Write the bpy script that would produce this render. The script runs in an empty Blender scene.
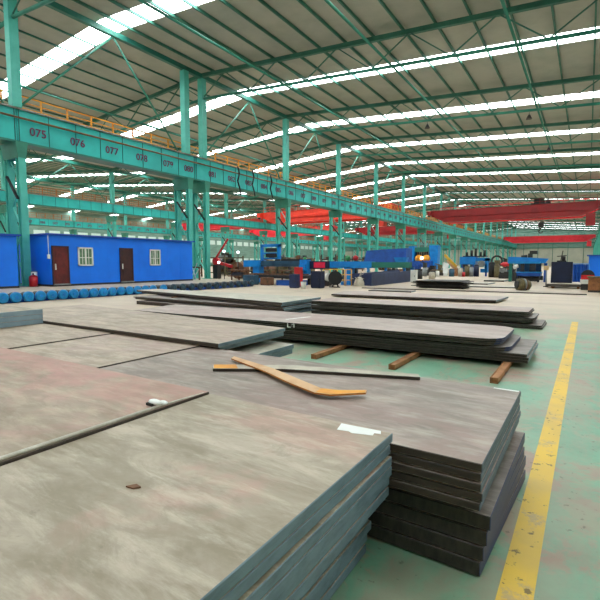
import bpy, math, random
from mathutils import Vector
random.seed(7)
SC = bpy.context.scene
COL = SC.collection
PI = math.pi

# ------------------------------------------------------------------ camera
cam_d = bpy.data.cameras.new('camera'); cam = bpy.data.objects.new('camera', cam_d); COL.objects.link(cam)
cam_d.sensor_fit = 'HORIZONTAL'; cam_d.sensor_width = 36.0; cam_d.lens = 445 / 600 * 36.0
cam_d.clip_start = 0.05; cam_d.clip_end = 900
cam.location = (0, 0, 1.4)
cam.rotation_euler = (math.radians(90 - 4.753), 0, math.radians(32.82))
SC.camera = cam
# ------------------------------------------------------------------ world, exposure
w = bpy.data.worlds.new('world'); SC.world = w; w.use_nodes = True
w.node_tree.nodes['Background'].inputs[0].default_value = (0.85, 0.92, 1.0, 1)
w.node_tree.nodes['Background'].inputs[1].default_value = 1.0
SKYLIGHT = 10.0
SC.view_settings.view_transform = 'Standard'; SC.view_settings.look = 'None'
SC.view_settings.gamma = 1.0; SC.view_settings.use_curve_mapping = False
SC.view_settings.exposure = 0.34
SC.cycles.max_bounces = 8; SC.cycles.diffuse_bounces = 5

# ------------------------------------------------------------------ materials
def lin(c):
    return tuple(((v/255)/12.92 if v/255 <= 0.04045 else ((v/255+0.055)/1.055)**2.4) for v in c) + (1,)

def base_mat(name):
    m = bpy.data.materials.new(name); m.use_nodes = True
    nt = m.node_tree; b = nt.nodes['Principled BSDF']
    return m, nt, b

def noise(nt, coord, scale, detail=5, rough=0.6, stretch=(1, 1, 1), rot=0.0, dist=0.0):
    mp = nt.nodes.new('ShaderNodeMapping'); mp.inputs['Scale'].default_value = stretch
    mp.inputs['Rotation'].default_value = (0, 0, rot)
    nt.links.new(coord, mp.inputs['Vector'])
    n = nt.nodes.new('ShaderNodeTexNoise'); n.inputs['Scale'].default_value = scale
    n.inputs['Detail'].default_value = detail; n.inputs['Roughness'].default_value = rough
    n.inputs['Distortion'].default_value = dist
    nt.links.new(mp.outputs[0], n.inputs['Vector'])
    return n.outputs['Fac']

def ramp(nt, fac, a, b):
    r = nt.nodes.new('ShaderNodeMapRange'); r.inputs['From Min'].default_value = a; r.inputs['From Max'].default_value = b
    r.clamp = True; nt.links.new(fac, r.inputs['Value']); return r.outputs[0]

def mix(nt, fac, c1, c2):
    m = nt.nodes.new('ShaderNodeMix'); m.data_type = 'RGBA'
    if isinstance(fac, float): m.inputs[0].default_value = fac
    else: nt.links.new(fac, m.inputs[0])
    for v, i in ((c1, 6), (c2, 7)):
        if isinstance(v, tuple): m.inputs[i].default_value = v
        else: nt.links.new(v, m.inputs[i])
    return m.outputs[2]

def math_(nt, op, a, b):
    m = nt.nodes.new('ShaderNodeMath'); m.operation = op
    for v, i in ((a, 0), (b, 1)):
        if isinstance(v, (int, float)): m.inputs[i].default_value = v
        else: nt.links.new(v, m.inputs[i])
    return m.outputs[0]

def pos(nt):
    return nt.nodes.new('ShaderNodeNewGeometry').outputs['Position']

def paint(name, c, c2=None, scale=2.0, rough=0.5, metal=0.0, a=0.4, b=0.7, stretch=(1, 1, 1), bump=0.0):
    m, nt, bs = base_mat(name)
    if c2 is None: c2 = tuple(int(v*0.82) for v in c)
    p = pos(nt)
    f = ramp(nt, noise(nt, p, scale, stretch=stretch), a, b)
    nt.links.new(mix(nt, f, lin(c), lin(c2)), bs.inputs['Base Color'])
    bs.inputs['Roughness'].default_value = rough; bs.inputs['Metallic'].default_value = metal
    return m

def plate_mat(name, c, dark, pink, lightc, pinkamt=0.5, rot=0.5, bloom=None, rough=0.5):
    m, nt, bs = base_mat(name); p = pos(nt)
    f1 = ramp(nt, noise(nt, p, 1.6, 7, 0.68, (1, 2.2, 1), rot, 0.4), 0.38, 0.62)
    f2 = ramp(nt, noise(nt, p, 0.8, 5, 0.65, (1, 1.5, 1), rot+1.1, 0.8), 0.58-pinkamt*0.2, 0.66-pinkamt*0.1)
    f3 = ramp(nt, noise(nt, p, 3.6, 8, 0.72, (0.7, 3.2, 1), rot, 0.3), 0.48, 0.68)
    f4 = ramp(nt, noise(nt, p, 14, 4, 0.6), 0.66, 0.76)
    f5 = ramp(nt, noise(nt, p, 2.1, 8, 0.75, (1.0, 3.2, 1), rot+0.35, 1.5), 0.50, 0.60)
    c1 = mix(nt, f1, lin(c), lin(dark))
    c1 = mix(nt, math_(nt, 'MULTIPLY', f2, 0.7), c1, lin(pink))
    c1 = mix(nt, math_(nt, 'MULTIPLY', f3, 0.65), c1, lin(lightc))
    c1 = mix(nt, math_(nt, 'MULTIPLY', f5, 0.5), c1, lin(dark))
    c1 = mix(nt, math_(nt, 'MULTIPLY', f4, 0.25), c1, lin(tuple(int(v*0.55) for v in dark)))
    if bloom:
        sp = nt.nodes.new('ShaderNodeSeparateXYZ'); nt.links.new(p, sp.inputs[0])
        nn = noise(nt, p, 3.0, 7, 0.7, (1, 1.4, 1), 0.6)
        e = math_(nt, 'ADD', sp.outputs[1], math_(nt, 'MULTIPLY', math_(nt, 'SUBTRACT', nn, 0.5), 2.2))
        c1 = mix(nt, math_(nt, 'MULTIPLY', ramp(nt, e, bloom, bloom+0.45), 0.45), c1, lin((192, 134, 126)))
    nt.links.new(c1, bs.inputs['Base Color'])
    bs.inputs['Roughness'].default_value = rough
    bs.inputs['Specular IOR Level'].default_value = 0.35
    return m

def emit(name, c, s):
    m, nt, bs = base_mat(name)
    bs.inputs['Base Color'].default_value = lin(c); bs.inputs['Emission Color'].default_value = lin(c)
    bs.inputs['Emission Strength'].default_value = s
    return m

M = {}
M['plate_beige'] = plate_mat('plate_beige', (178, 165, 147), (142, 130, 110), (182, 146, 132), (204, 192, 174), 0.2, 0.75)
M['plate_pink'] = plate_mat('plate_pink', (172, 154, 136), (140, 124, 104), (188, 136, 130), (192, 178, 156), 0.6, 0.75, 1.35)
M['plate_mauve'] = plate_mat('plate_mauve', (168, 150, 140), (128, 116, 106), (150, 124, 116), (184, 176, 164), 0.3, 0.2)
M['plate_tan'] = plate_mat('plate_tan', (188, 168, 150), (146, 130, 112), (172, 146, 138), (204, 194, 174), 0.4, 0.1)
M['plate_dusk'] = plate_mat('plate_dusk', (182, 166, 158), (154, 136, 126), (172, 142, 136), (202, 192, 184), 0.4, 0.1)
M['plate_grey'] = plate_mat('plate_grey', (142, 132, 126), (108, 98, 92), (134, 112, 106), (166, 158, 150), 0.3, 0.1)
M['plate_light'] = plate_mat('plate_light', (196, 190, 176), (164, 158, 142), (180, 166, 154), (212, 208, 196), 0.2, 0.1)
M['edge_end'] = paint('edge_blue_steel', (108, 128, 138), (84, 102, 112), 9, 0.5, 0.0, stretch=(1, 1, 3))
M['edge_pale'] = paint('edge_pale_blue', (136, 156, 168), (118, 138, 152), 4, 0.5, 0.0)
M['edge_navy'] = paint('edge_dark_steel', (78, 92, 106), (58, 70, 84), 9, 0.5, 0.0, stretch=(1, 1, 3))
M['edge_side'] = paint('edge_dark_brown', (66, 54, 44), (40, 32, 27), 9, 0.6, 0, stretch=(1, 1, 6))  # dark brown tone for plate edges, mostly those facing along y
M['edge_dark'] = paint('edge_dark', (58, 52, 44), (30, 27, 24), 12, 0.6, 0, stretch=(3, 1, 1))
M['teal'] = paint('teal_paint', (44, 190, 184), (34, 168, 162), 0.6, 0.45)
M['teal_col'] = paint('teal_column_paint', (84, 188, 172), (64, 166, 150), 0.8, 0.5)
M['teal_dark'] = paint('teal_dark_paint', (38, 120, 104), (30, 98, 86), 0.9, 0.5)
M['teal_mid'] = paint('teal_truss_paint', (52, 138, 116), (40, 112, 94), 0.8, 0.5)
M['purlin'] = paint('purlin_green', (58, 120, 102), (44, 96, 80), 0.8, 0.6)
M['stiff'] = paint('stiffener_paint', (30, 104, 98), (26, 88, 84), 1, 0.5)
M['orange'] = paint('orange_rail_paint', (236, 162, 40), (206, 124, 40), 1.5, 0.5)
M['rustorange'] = paint('rusty_orange_rail', (176, 112, 60), (130, 84, 50), 1.5, 0.6)
M['pipe'] = paint('brown_pipe', (128, 88, 46), (84, 58, 36), 2, 0.5)
M['railcap'] = paint('crane_rail_steel', (150, 148, 142), (112, 104, 98), 3, 0.45, 0.3)
M['number'] = paint('number_purple_paint', (112, 40, 84), (90, 34, 70), 3, 0.6)
M['deck'] = paint('roof_sheet', (172, 174, 160), (156, 160, 146), 0.5, 0.6)
M['skylight'] = emit('daylit_roof_panel', (246, 252, 255), SKYLIGHT)
M['crane_red'] = paint('crane_red', (152, 12, 16), (126, 10, 14), 0.7, 0.45)
M['crane_bright'] = paint('crane_bright_red', (236, 44, 60), (214, 34, 50), 0.7, 0.45)
M['crane_orange'] = paint('crane_orange_red', (232, 62, 36), (204, 44, 32), 0.7, 0.45)
M['dark'] = paint('dark_machinery', (46, 44, 44), (28, 28, 30), 3, 0.5)
M['black'] = paint('black_rubber', (22, 22, 24), (14, 14, 16), 3, 0.6)
M['blue_cabin'] = paint('cabin_blue', (0, 120, 246), (0, 110, 234), 0.8, 0.45)
M['blue_roof'] = paint('cabin_roof_blue', (14, 70, 176), (12, 58, 150), 0.8, 0.5)
M['blue'] = paint('machine_blue', (10, 134, 216), (10, 110, 188), 2, 0.4)
M['blue_deep'] = paint('deep_blue', (22, 84, 176), (18, 64, 140), 2, 0.5)
M['slate'] = paint('slate_teal_paint', (44, 84, 108), (34, 62, 84), 2, 0.5)
M['navy'] = paint('navy_paint', (40, 54, 96), (30, 40, 74), 2, 0.5)
M['navy_dark'] = paint('navy_dark_paint', (12, 26, 62), (8, 18, 46), 2, 0.5)
M['cyan'] = paint('roller_cyan_blue', (8, 138, 204), (6, 116, 180), 5, 0.4)
M['roller_dark'] = paint('worn_dark_roller', (36, 66, 84), (24, 40, 52), 5, 0.4)
M['door'] = paint('door_maroon', (104, 30, 30), (76, 22, 24), 3, 0.4)
M['door_dark'] = paint('door_dark_brown', (66, 34, 32), (50, 26, 26), 3, 0.4)
M['white'] = paint('white_paint', (226, 226, 220), (200, 202, 196), 2, 0.5)
M['grey'] = paint('grey_metal', (140, 144, 144), (110, 114, 116), 3, 0.4, 0.3)
M['cream'] = paint('cream_board', (214, 184, 140), (196, 166, 120), 3, 0.6)
M['yellow'] = paint('yellow_paint', (222, 176, 50), (190, 146, 40), 3, 0.5)
M['red'] = paint('red_paint', (204, 34, 40), (170, 28, 34), 3, 0.4)
M['rust'] = paint('rusty_steel', (122, 84, 58), (78, 56, 42), 4, 0.8)
M['olive'] = paint('olive_brown_steel', (112, 100, 66), (74, 66, 46), 4, 0.7)
M['wood'] = paint('weathered_wood', (150, 98, 58), (110, 70, 44), 6, 0.8, stretch=(1, 6, 1))
M['beam_rust'] = paint('rusted_orange_channel', (168, 116, 72), (116, 76, 48), 7, 0.7)
M['strip_orange'] = paint('orange_offcut', (214, 176, 134), (194, 144, 98), 4, 0.6)
M['strip_edge'] = paint('orange_edge', (196, 118, 28), (150, 86, 24), 5, 0.6)
M['strip_grey'] = paint('pale_offcut', (190, 182, 164), (158, 148, 132), 5, 0.6)
M['strip_yellow'] = paint('amber_paint', (230, 160, 50), (206, 136, 50), 5, 0.6)
M['paper'] = paint('white_paper', (238, 240, 236), (224, 226, 222), 5, 0.7)
M['wall_pale'] = paint('pale_wall_sheet', (190, 192, 174), (174, 178, 162), 0.3, 0.6)
M['wall_teal'] = paint('teal_wall_sheet', (124, 158, 144), (98, 130, 118), 0.4, 0.6, stretch=(1, 1, 6))
M['glass'] = paint('window_glass_green', (108, 140, 110), (76, 104, 88), 4, 0.1)
M['led'] = paint('red_sign_face', (236, 34, 76), (220, 30, 66), 5, 0.4)
M['daylit_wall'] = emit('daylit_wall_window', (196, 214, 206), 0.15)
M['arc'] = emit('white_lamp_glow', (255, 226, 180), 5)
M['globe'] = emit('lamp_globe_glow', (240, 250, 255), 4)
M['green'] = paint('green_paint', (60, 150, 80), (44, 120, 64), 3, 0.5)

def floor_mat():
    m, nt, bs = base_mat('painted_concrete_floor'); p = pos(nt)
    sp = nt.nodes.new('ShaderNodeSeparateXYZ'); nt.links.new(p, sp.inputs[0])
    n1 = noise(nt, p, 0.35, 6, 0.65)
    # green paint field near the aisle, worn through in patches
    edge = math_(nt, 'ADD', sp.outputs[1], math_(nt, 'MULTIPLY', math_(nt, 'SUBTRACT', n1, 0.5), 9.0))
    region = math_(nt, 'SUBTRACT', 1.0, ramp(nt, edge, 9.0, 15.5))
    region = math_(nt, 'MULTIPLY', region, ramp(nt, math_(nt, 'ADD', sp.outputs[0], math_(nt, 'MULTIPLY', n1, 2.0)), -6.6, -5.0))
    wear = ramp(nt, noise(nt, p, 1.1, 8, 0.72, (1, 1, 1), 0.3, 0.5), 0.47, 0.55)
    wear2 = ramp(nt, noise(nt, p, 0.5, 6, 0.7, (2.2, 1, 1), 0.9, 0.3), 0.47, 0.58)
    worn = math_(nt, 'MAXIMUM', math_(nt, 'MULTIPLY', wear, 0.9), math_(nt, 'MULTIPLY', wear2, 0.55))
    g = math_(nt, 'MULTIPLY', region, math_(nt, 'SUBTRACT', 1.0, math_(nt, 'MULTIPLY', worn, 0.85)))
    con = mix(nt, ramp(nt, noise(nt, p, 0.45, 7, 0.7, (0.6, 2, 1)), 0.35, 0.7), lin((202, 184, 160)), lin((176, 158, 136)))
    con = mix(nt, math_(nt, 'MULTIPLY', ramp(nt, noise(nt, p, 0.7, 5, 0.6), 0.55, 0.7), 0.45), con, lin((186, 156, 146)))
    worn_c = mix(nt, ramp(nt, noise(nt, p, 2.0, 5, 0.6), 0.4, 0.6), lin((162, 152, 130)), lin((170, 124, 112)))
    con2 = mix(nt, region, con, worn_c)
    gr = mix(nt, ramp(nt, noise(nt, p, 1.6, 6, 0.7), 0.35, 0.7), lin((124, 172, 142)), lin((104, 148, 122)))
    c = mix(nt, g, con2, gr)
    sp1 = ramp(nt, noise(nt, p, 16, 4, 0.6), 0.64, 0.68)
    c = mix(nt, math_(nt, 'MULTIPLY', sp1, 0.55), c, lin((84, 76, 66)))
    tyre = ramp(nt, noise(nt, p, 0.9, 4, 0.6, (1.0, 0.25, 1), 0.6, 0.6), 0.60, 0.68)
    c = mix(nt, math_(nt, 'MULTIPLY', tyre, 0.2), c, lin((100, 96, 84)))
    nt.links.new(c, bs.inputs['Base Color'])
    bs.inputs['Roughness'].default_value = 0.42
    bs.inputs['Specular IOR Level'].default_value = 0.4
    return m
M['floor'] = floor_mat()

def line_mat():
    m, nt, bs = base_mat('worn_yellow_line'); p = pos(nt)
    f = ramp(nt, noise(nt, p, 3.5, 8, 0.78), 0.54, 0.62)
    s = ramp(nt, noise(nt, p, 15, 4, 0.6), 0.62, 0.66)
    c = mix(nt, ramp(nt, noise(nt, p, 1.5, 4), 0.4, 0.65), lin((226, 186, 62)), lin((206, 172, 84)))
    c = mix(nt, math_(nt, 'MULTIPLY', f, 0.7), c, lin((170, 150, 122)))
    c = mix(nt, math_(nt, 'MULTIPLY', s, 0.8), c, lin((90, 74, 50)))
    nt.links.new(c, bs.inputs['Base Color']); bs.inputs['Roughness'].default_value = 0.5
    return m
M['line'] = line_mat()

# ------------------------------------------------------------------ mesh builder
class MB:
    def __init__(s): s.v = []; s.f = []; s.m = []; s.sm = []
    def face(s, idx, mi=0, sm=False): s.f.append(idx); s.m.append(mi); s.sm.append(sm)
    def hexa(s, pts, mi=0):
        b = len(s.v); s.v += [tuple(p) for p in pts]
        for q in ((0, 3, 2, 1), (4, 5, 6, 7), (0, 1, 5, 4), (1, 2, 6, 5), (2, 3, 7, 6), (3, 0, 4, 7)):
            s.face([b+i for i in q], mi)
    def box(s, x0, x1, y0, y1, z0, z1, mi=0):
        s.hexa([(x0, y0, z0), (x1, y0, z0), (x1, y1, z0), (x0, y1, z0), (x0, y0, z1), (x1, y0, z1), (x1, y1, z1), (x0, y1, z1)], mi)
    def bar(s, p, q, w, h=None, mi=0):
        h = h or w; p = Vector(p); q = Vector(q); d = (q-p).normalized()
        up = Vector((0, 0, 1)) if abs(d.z) < 0.95 else Vector((0, 1, 0))
        a = d.cross(up).normalized()*(w/2); u = a.cross(d).normalized()*(h/2)
        s.hexa([p-a-u, p+a-u, q+a-u, q-a-u, p-a+u, p+a+u, q+a+u, q-a+u], mi)
    def tube(s, p, q, r, r2=None, n=12, mi=0, cap=True):
        r2 = r if r2 is None else r2
        p = Vector(p); q = Vector(q); d = (q-p).normalized()
        up = Vector((0, 0, 1)) if abs(d.z) < 0.95 else Vector((0, 1, 0))
        a = d.cross(up).normalized(); u = a.cross(d).normalized(); b = len(s.v)
        for c, rr in ((p, r), (q, r2)):
            for i in range(n):
                t = 2*PI*i/n; s.v.append(tuple(c+a*math.cos(t)*rr+u*math.sin(t)*rr))
        for i in range(n): s.face([b+i, b+(i+1) % n, b+n+(i+1) % n, b+n+i], mi, True)
        if cap: s.face([b+i for i in range(n)][::-1], mi); s.face([b+n+i for i in range(n)], mi)
    def prism(s, poly, z0, z1, mi=0, mfun=None):
        n = len(poly); b = len(s.v)
        zt = z1 if isinstance(z1, (list, tuple)) else [z1]*n
        zb = z0 if isinstance(z0, (list, tuple)) else [z0]*n
        s.v += [(x, y, z) for (x, y), z in zip(poly, zb)]+[(x, y, z) for (x, y), z in zip(poly, zt)]
        s.face([b+i for i in range(n)][::-1], mi); s.face([b+n+i for i in range(n)], mi)
        for i in range(n):
            j = (i+1) % n
            s.face([b+i, b+j, b+n+j, b+n+i], mfun(poly[i], poly[j]) if mfun else mi)
    def path(s, pts, r, n=8, mi=0):
        for a, b in zip(pts[:-1], pts[1:]): s.tube(a, b, r, n=n, mi=mi)
    def ball(s, c, r, sx=1, sy=1, sz=1, nu=12, nv=8, mi=0, half=False):
        b = len(s.v); c = Vector(c)
        lo = 0 if half else -PI/2
        for j in range(nv+1):
            t = lo+(PI/2-lo)*j/nv
            for i in range(nu):
                a = 2*PI*i/nu
                s.v.append((c.x+r*sx*math.cos(t)*math.cos(a), c.y+r*sy*math.cos(t)*math.sin(a), c.z+r*sz*math.sin(t)))
        for j in range(nv):
            for i in range(nu):
                s.face([b+j*nu+i, b+j*nu+(i+1) % nu, b+(j+1)*nu+(i+1) % nu, b+(j+1)*nu+i], mi, True)
    def build(s, name, mats, parent=None):
        if not isinstance(mats, (list, tuple)): mats = [mats]
        off = Vector((0, 0, 0)); p = parent
        while p is not None: off += Vector(p.location); p = p.parent
        me = bpy.data.meshes.new(name)
        me.from_pydata([(x-off.x, y-off.y, z-off.z) for x, y, z in s.v], [], s.f)
        for m in mats: me.materials.append(M[m] if isinstance(m, str) else m)
        me.polygons.foreach_set('material_index', s.m); me.polygons.foreach_set('use_smooth', s.sm)
        me.update()
        o = bpy.data.objects.new(name, me); COL.objects.link(o); o.parent = parent
        return o

def shapes(sh):
    mb = MB()
    for t in sh: getattr(mb, t[0])(*t[1:])
    return mb
def part(parent, name, mat, *sh, label=None):
    o = shapes(sh).build(name, mat, parent)
    if label: o['label'] = label
    return o
def tag(o, label, cat, group=None):
    o['label'] = label; o['category'] = cat
    if group: o['group'] = group
    return o
def thing(name, label, cat, loc=(0, 0, 0), group=None):
    o = bpy.data.objects.new(name, None); COL.objects.link(o); o.location = loc
    o.empty_display_size = 0.3
    return tag(o, label, cat, group)
def solo(name, mat, label, cat, *sh, group=None):
    mb = shapes(sh)
    xs = [v[0] for v in mb.v]; ys = [v[1] for v in mb.v]; zs = [v[2] for v in mb.v]
    c = ((min(xs)+max(xs))/2, (min(ys)+max(ys))/2, min(zs))
    mb.v = [(x-c[0], y-c[1], z-c[2]) for x, y, z in mb.v]
    o = mb.build(name, mat); o.location = c
    return tag(o, label, cat, group)
def struct(name, mat, *sh):
    o = shapes(sh).build(name, mat); o['kind'] = 'structure'; return o
def copy_tree(o, parent=None):
    c = o.copy(); COL.objects.link(c); c.parent = parent
    for ch in list(o.children): copy_tree(ch, c)
    return c
ORD = ['first', 'second', 'third', 'fourth', 'fifth', 'sixth', 'seventh', 'eighth', 'ninth', 'tenth', 'eleventh', 'twelfth',
       'thirteenth', 'fourteenth', 'fifteenth', 'sixteenth', 'seventeenth', 'eighteenth', 'nineteenth', 'twentieth']

# ------------------------------------------------------------------ setting
R1, R2, R3, R0 = -28.8, -60.5, -92.2, 2.9           # column rows
YN, YF = -16.0, 236.0
XL, XR = -124.0, 34.6
CY = [1.4, 13.7, 27.0, 29.0, 41.8, 54.3, 67, 79.5, 92, 104.5, 117, 129.5, 142, 154.5, 167, 179.5, 192, 204.5, 217, 229.5]
def roof_z(x):
    if x < R3: return 18.4-0.085*(R3-x)
    if x < R2: return 15.72+0.085*(x-R2)*-1
    if x < R0: return 18.0-0.072*abs(x-R1)
    return 15.72+0.072*(x-R0)
struct('floor', 'floor', ('box', XL-1, XR+1, YN-1, YF+1, -0.3, 0))
struct('wall_left', 'wall_teal', ('box', XL-0.3, XL, YN, YF, 0, 16))
struct('wall_right', 'wall_pale', ('box', XR, XR+0.3, YN, YF, 0, 18.5))
struct('wall_near', 'wall_pale', ('box', XL, XR, YN-0.3, YN, 0, 19.5))
struct('wall_far', ['wall_pale'], ('box', XL, XR, YF, YF+0.3, 0, 8.6))
struct('wall_far', ['wall_teal'], ('box', XL, XR, YF, YF+0.3, 8.6, 19.5))
tb = MB()
for i in range(26): tb.box(-122+i*6, -121.8+i*6, YF-0.2, YF, 0, 15)
for z in (8.2, 10.2, 12.0, 13.6): tb.box(XL, XR, YF-0.25, YF, z, z+0.35)
o = tb.build('trim_1', 'teal_dark'); o['kind'] = 'structure'

wi = MB()
for i in range(60):
    wi.box(XL, XL+.05, -12+i*4.1, -9+i*4.1, 8.6, 10.2); wi.box(XL, XL+.05, -12+i*4.1, -9+i*4.1, 1.6, 3.4)
o = wi.build('window_0', 'daylit_wall'); o['kind'] = 'structure'
SPANS = [(R1, R0), (R2, R1), (R3, R2), (XL, R3), (R0, XR)]
SKY = [-5.2, 7.5, 20.3]+[35.0+12.4*k for k in range(17) if 35.0+12.4*k < YF-2]
HW = 0.85
def hw(y): return HW if y < 160 else 0.55      # narrow far skylights, added to light the far end
nwin = 0
for (x0, x1) in SPANS:
    mb = MB(); ys = [YN]
    for s_ in SKY: ys += [s_-hw(s_), s_+hw(s_)]
    ys.append(YF)
    z0, z1 = roof_z(x0+1e-4), roof_z(x1-1e-4)
    def slab(m, ya, yb, dz=0.0, th=0.12):
        m.hexa([(x0, ya, z0+dz), (x1, ya, z1+dz), (x1, yb, z1+dz), (x0, yb, z0+dz), (x0, ya, z0+dz+th), (x1, ya, z1+dz+th), (x1, yb, z1+dz+th), (x0, yb, z0+dz+th)])
    for a, b in zip(ys[::2], ys[1::2]): slab(mb, a, b)
    o = mb.build('ceiling', 'deck'); o['kind'] = 'structure'
    for s_ in SKY:
        mw = MB(); slab(mw, s_-hw(s_), s_+hw(s_), 0.03, 0.05)
        nwin += 1
        o = mw.build('window_%d' % nwin, 'skylight'); o['kind'] = 'structure'
# purlins (run the length of the hall, under the roof sheets)
for (x0, x1) in SPANS:
    mb = MB(); n = 15
    for i in range(n):
        x = x0+(x1-x0)*(i+0.5)/n; z = roof_z(x)
        mb.box(x-0.05, x+0.05, YN, YF, z-(0.2 if x0 == R1 else 0.12), z-0.005)
    o = mb.build('trim_2', 'purlin'); o['kind'] = 'structure'
# ridge and valley beams and eave ties
for k, (x, z) in enumerate([(R1, 17.45), (R2, 15.2), (R3, 17.85), (R0, 15.2)]):
    struct('trim_3', 'teal_dark', ('box', x-0.16, x+0.16, YN, YF, z-0.18, z+0.18))
for x in (-20.2, -11.5, -4.0, -37.5, -50, -70, -82):
    struct('trim_4', 'teal_mid', ('tube', (x, YN, roof_z(x)-2.35), (x, YF, roof_z(x)-2.35), 0.08, None, 8))

# ------------------------------------------------------------------ roof trusses
def truss(x0, x1, y):
    t = thing('roof_truss', '', 'roof truss', ((x0+x1)/2, y, 0))
    z = lambda x: roof_z(min(max(x, x0+1e-4), x1-1e-4))
    part(t, 'top_chord', 'purlin', ('hexa', [(x0, y-.13, z(x0)-.6), (x1, y-.13, z(x1)-.6), (x1, y+.13, z(x1)-.6), (x0, y+.13, z(x0)-.6),
                                             (x0, y-.13, z(x0)-.3), (x1, y-.13, z(x1)-.3), (x1, y+.13, z(x1)-.3), (x0, y+.13, z(x0)-.3)]))
    part(t, 'bottom_chord', 'teal_mid', ('tube', (x0, y, z(x0)-2.4), (x1, y, z(x1)-2.4), 0.11, None, 10))
    n = 12
    for i in range(n):
        xa = x0+(x1-x0)*i/n; xb = x0+(x1-x0)*(i+1)/n
        if i % 2: xa, xb = xb, xa
        part(t, 'web_member', 'purlin', ('bar', (xa, y, z(xa)-2.38), (xb, y, z(xb)-0.5), 0.07))
    return t
spn = ['main right span', 'span left of the numbered girder', 'far left span']
for (x0, x1), nm in zip(SPANS[:3], spn):
    src = None
    for k, y in enumerate(CY[1:]):
        if y == 27.0: continue
        if src is None: src = o = truss(x0, x1, y)
        else: o = copy_tree(src); o.location.y = y
        j = k if k < 1 else k-1
        o['label'] = 'green roof truss over the %s, %s from near end' % (nm, ORD[j])
        o['group'] = 'roof trusses over the '+nm

# ------------------------------------------------------------------ columns
rown = {R1: 'row under the numbered girder', R2: 'second row behind the cabins', R3: 'third row far left', R0: 'right hand row'}
def column(xr, y, sx=1):
    t = thing('steel_column', '', 'column', (xr, y, 0))
    top = roof_z(xr)-0.75
    for dx in (-1.15, 0.25):
        x = xr+dx
        lg = part(t, 'leg', 'teal_col', ('box', x-.14, x+.14, y-.03, y+.03, 0.05, 7.6), ('box', x-.18, x-.14, y-.21, y+.21, 0.05, 7.6), ('box', x+.14, x+.18, y-.21, y+.21, 0.05, 7.6))
        part(lg, 'base_plate', 'teal_col', ('box', x-.35, x+.35, y-.3, y+.3, 0, 0.05))
    for k in range(5):
        za = 0.6+1.4*k
        xa, xb = (xr-0.93, xr+0.03) if k % 2 else (xr+0.03, xr-0.93)
        part(t, 'lacing_bar', 'teal_col', ('bar', (xa, y, za), (xb, y, za+1.4), 0.08))
    part(t, 'bracket', 'teal_mid', ('hexa', [(xr-1.34, y-.22, 7.6), (xr+.44, y-.22, 7.6), (xr+.44, y+.22, 7.6), (xr-1.34, y+.22, 7.6),
                                              (xr-1.4, y-.34, 8.5), (xr+.48, y-.34, 8.5), (xr+.48, y+.34, 8.5), (xr-1.4, y+.34, 8.5)]))
    part(t, 'knee_brace', 'black', ('bar', (xr+0.25, y-.26, 5.2), (xr-0.95, y-.26, 6.6), 0.14, 0.1))  # black bar, the shadow on this diagonal put into its colour
    part(t, 'upper_post', 'teal_col', ('box', xr-.3, xr+.22, y-.26, y+.26, 10.55 if xr in (R1, R0) else 10.3, top))
    return t
for xr in (R1, R2, R3, R0):
    src = None
    for k, y in enumerate(CY):
        if xr == R3 and y < 28: continue
        if src is None: src = o = column(xr, y)
        else: o = copy_tree(src); o.location.y = y
        o['label'] = 'teal lattice column, %s from near end in the %s' % (ORD[k], rown[xr])
        o['group'] = 'columns of the '+rown[xr]

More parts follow.
